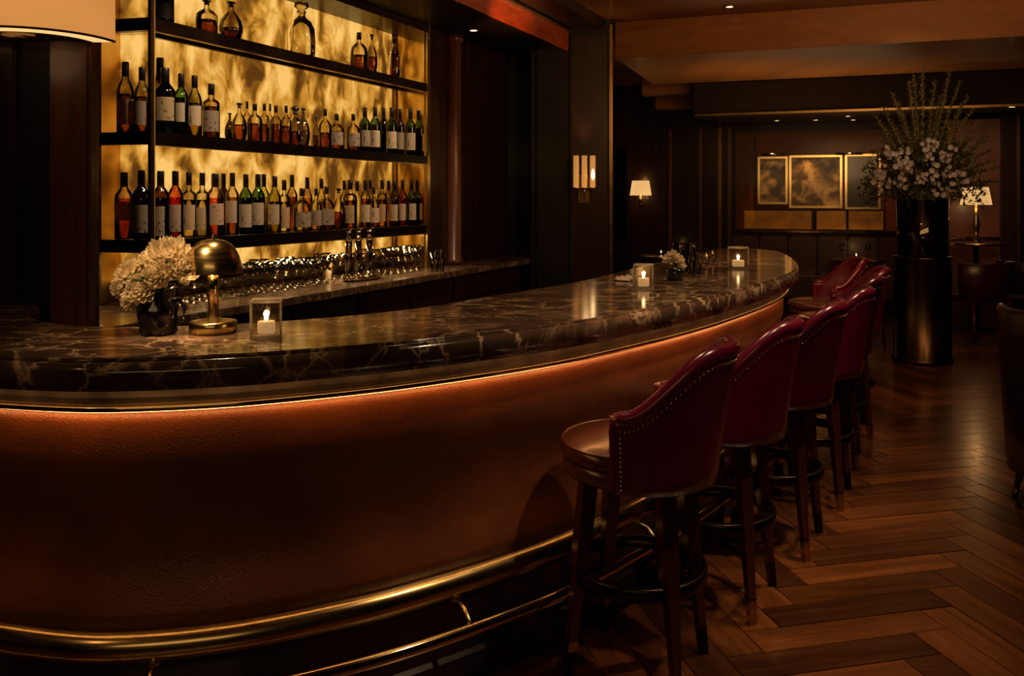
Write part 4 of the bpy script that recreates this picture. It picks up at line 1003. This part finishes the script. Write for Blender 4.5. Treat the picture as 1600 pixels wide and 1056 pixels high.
# downlights
def downlight(px, py, z, lb, q=None):
    Y = (z-CH)*F/(HZ-py) if q is None else q.y; X = (px-CX)/F*Y; t = thing('downlight', lb, 'downlight', (X, Y, z), 0, 'ceiling downlights')
    part('trim_ring', MB().lathe([(.03, 0), (.045, 0), (.047, -.008), (.03, -.006), (.03, 0)], 20), M_brass, t)
    part('lens', MB().lathe([(0, -.004), (.03, -.004), (.03, -.001), (0, -.001)], 16), emit('downlight_glow', (1, .62, .28), 5), t)
    return (X, Y, z)
downlight(740, 47, SOF, 'small recessed downlight in the dark soffit right of the bottles')
DN = ['leftmost ceiling spot above the far paintings', 'second ceiling spot above the left painting', 'ceiling spot above the wide painting', 'lower ceiling spot above the wide painting', 'ceiling spot left of the tall fronds', 'ceiling spot nearest the tall fronds']
for i, (px, py) in enumerate(((1201, 183), (1214, 188), (1273, 181), (1275, 187), (1325, 181), (1333, 187))):
    downlight(px, py, 2.52, DN[i])
downlight(1140, 10, CZ, 'ceiling spot at the very top of the picture')
q_ = hit(1581, B1-V*.05, U); downlight(1581, 134, 2.425, 'bright small spot at the right edge beyond the fronds', q_)
# shaded lamps
def shaded(name, label, loc_, rs, hs, hb, wall=False, watts=1.5):
    t = thing(name, label, 'lamp', loc_)
    part('shade', MB().lathe([(rs*.78, hb+hs), (rs, hb), (rs-.004, hb), (rs*.78-.004, hb+hs), (rs*.78, hb+hs)], 28), MATS.get('lamp_shade_glow') or lampshade, t)
    part('base', MB().lathe([(0, 0), (rs*.42, 0), (rs*.42, .012), (.015, .03), (.035, hb*.35), (.045, hb*.5), (.02, hb*.75), (.01, hb), (0, hb)] if not wall else [(0, -.02), (.02, 0), (.028, .03), (.02, .07), (.03, .09), (.01, hb), (0, hb)], 18), M_brass, t)
    part('bulb', MB().lathe([(0, hb), (.02, hb+.03), (.024, hb+.06), (0, hb+.1)], 12), emit('lamp_bulb', (1, .75, .4), 8), t)
    point(name+'_light', (loc_[0], loc_[1], loc_[2]+hb-.03), watts, .04, (1, .5, .18)); point(name+'_light', (loc_[0], loc_[1], loc_[2]+hb+hs+.02), watts*.6, .04, (1, .5, .18)); return t
lampshade = shade_mat('lamp_shade_glow', (.6, .4, .2), (1, .56, .20), .95); MATS['lamp_shade_glow'] = lampshade
p, z = far(1001, 322, .18); sb = shaded('cream_sconce', 'cream shaded wall lamp on the far dark wall beside a mirror', (p.x, p.y, z), 17*p.y/F, .21, .155, True, 1.2)
part('arm', MB().tube([(0, 0, .05), (V.x*.18, V.y*.18, .03)], .008, 8), M_brass, sb)
# narrow mirror beside that lamp
p = hit(960, W0-V*.01, U); q = hit(979, W0-V*.01, U); t = thing('wall_mirror', 'narrow bronze framed mirror left of the shaded wall lamp', 'mirror')
part('glass', MB().obox(p, q, 0, .008, .9, 2.2), M_mirror, t); part('frame', MB().obox(q, q+U*.03, -.02, .009, .85, 2.25), M_bronze, t)
# console lamp on the right
lxp, lyp = (1525-CX)/F*9.9, 9.9; cz = zat(379, 9.9)
def round_table(label, X, Y, z, r, sx=1):
    t = thing('round_table', label, 'table', (X, Y, 0), 0, 'tables in the far room')
    part('tabletop', MB().lathe([(0, z-.03), (r-.01, z-.03), (r, z-.02), (r, z-.005), (r-.006, z), (0, z)], 36), M_redwood, t)
    part('edge_band', MB().lathe([(r+.001, z-.024), (r+.004, z-.02), (r+.004, z-.006), (r+.001, z-.003), (r+.001, z-.024)], 36), M_brass, t)
    part('pedestal', MB().lathe([(0, .02), (.03, .02), (.03, z-.03), (0, z-.03)], 14), M_blackmetal, t)
    part('foot', MB().lathe([(0, 0), (.2, 0), (.2, .012), (.04, .035), (0, .035)], 28), M_blackmetal, t); return t
round_table('round table under the cream lamp, right of the pedestal', lxp, lyp, cz, .28)
shaded('console_lamp', 'cream shaded table lamp glowing right of the flower arrangement', (lxp, lyp, cz+.001), .165, .20, zat(320, lyp)-cz, False, 2.0)
def candle_table(i, px, py, r, lb, lb2):
    X, Y = at(px, py, .74); round_table(lb, X, Y, .74, r)
    t = thing('votive_candle', lb2, 'candle', (X, Y, .741), 0, 'votive candles on the far tables')
    part('cup', MB().lathe([(0, 0), (.028, 0), (.034, .07), (.03, .07), (.026, .008), (0, .008)], 16), glassy('holder_glass', (1,1,1)), t)
    part('flame', MB().lathe([(0, .03), (.009, .042), (.004, .06), (0, .066)], 10), emit('flame', (1, 1, 1), 5), t); point('votive_light', (X, Y, .84), .5, .01, (1, .5, .18))
    for k, dx in enumerate((-.16, .17)):
        glass('wine_glass_far', 'clear wine glass %s of the votive, %s' % (('left', 'right')[k], lb.split(',')[0]), (X+dx, Y+.05, .741), .19, .036, .9, None, 'wine glasses on the far tables', None, True)
tabs = [(1338, 404, .34, 'round table beyond the fifth stool, left of the pedestal', 'votive flame on the table left of the pedestal'),
        (1190, 393, .34, 'round table seen over the end of the bar', 'votive flame seen over the end of the bar'),
        (1033, 399, .30, 'small table below the far dark panels', 'votive flame below the far dark panels')]
for i, a_ in enumerate(tabs): candle_table(i, *a_)
# chairs and banquette
M_banq = leather('dark_red_leather', (.045, .006, .006), .35, 260, .1)
def far_chair(lb, X, Y, rz, mat):
    t = thing('dining_chair', lb, 'chair', (X, Y, 0), rz, 'chairs in the far room')
    part('seat', MB().box(-.23, .23, -.22, .22, .40, .47), mat, t, .015)
    m = MB(); vs = []; n = 12
    for i in range(n+1):
        a = math.radians(-70+140*i/n); 
        for r, z in ((.27, .46), (.30, .80), (.32, .82), (.34, .80), (.31, .46)): vs.append((r*math.sin(a), .02-r*math.cos(a), z))
    fs = [(i*5+j, (i+1)*5+j, (i+1)*5+(j+1)%5, i*5+(j+1)%5) for i in range(n) for j in range(5)]+[(0,1,2,3,4), tuple(n*5+q for q in (4,3,2,1,0))]
    part('backrest', m.add(vs, fs, True), mat, t)
    for sx in (-1, 1):
        for sy in (-1, 1): part('leg', MB().tube([(sx*.19, sy*.18, .40), (sx*.22, sy*.22, 0)], [.02, .012], 8), M_legwood, t)
    return t
far_chair('dark red chair right of the pedestal, back to the room', 4.95, 9.25, 0.3, M_banq)
far_chair('dark red chair tucked between pedestal and last stool', 3.55, 9.0, .2, M_banq)
far_chair('dark red chair beside the table over the bar end', 2.62, 9.3, 1.1, M_banq)
far_chair('black chair at the far right behind the tub chair', 5.75, 9.6, -.5, M_darkleather)
bq_ = thing('banquette', 'long dark red banquette under the gold ledge of the far wall', 'sofa')
a_, b_ = hit(1145, W0, U), hit(1420, W0, U)
part('seat', MB().obox(a_, b_, -.62, -.15, .2, .47), M_banq, bq_, .03)
part('base', MB().obox(a_, b_, -.55, -.13, 0, .2), M_blackwood, bq_)
for k in range(6):
    c = a_.lerp(b_, k/6); d = a_.lerp(b_, (k+1)/6-.006); part('back_cushion', MB().obox(c, d, -.2, -.03, .47, .98), M_banq, bq_, .025)
# far left dark panelling with faint bronze edges
for px in (1045, 1092, 1122, 1137):
    p = hit(px, W0, U); struct('trim_far_wall', MB().obox(p, p+U*.05, -.03, 0, .2, 2.5), M_bronze if px == 1122 else M_redwood, .006)
for a_, b_ in ((1022, 1042), (1052, 1088), (1098, 1118)):
    struct('trim_far_panel', MB().obox(hit(a_, W0, U), hit(b_, W0, U), -.02, 0, 1.0, 2.4), M_darkwood, .006)
# frame and wall right of the console lamp
p = hit(1484, W0-V*.9, U); q = hit(1562, W0-V*.9, U)
struct('wall_lamp_bay', MB().obox(p, q, 0, .06, 0, 2.45), leather('mauve_panel', (.13, .04, .035), .35), .004)
struct('trim_lamp_bay', MB().obox(p, q, -.05, 0, zat(373, p.y), zat(369, p.y)), M_brasspol)
struct('trim_lamp_bay', MB().obox(p-U*.03, p, -.02, .06, 0, 2.45), M_bronze); struct('pillar_right', MB().obox(q, q+U*.16, -.1, .2, 0, 2.81), M_darkwood, .01)
struct('trim_pillar_right', MB().obox(q+U*.16, q+U*.19, -.11, .2, 0, 2.81), M_bronze)
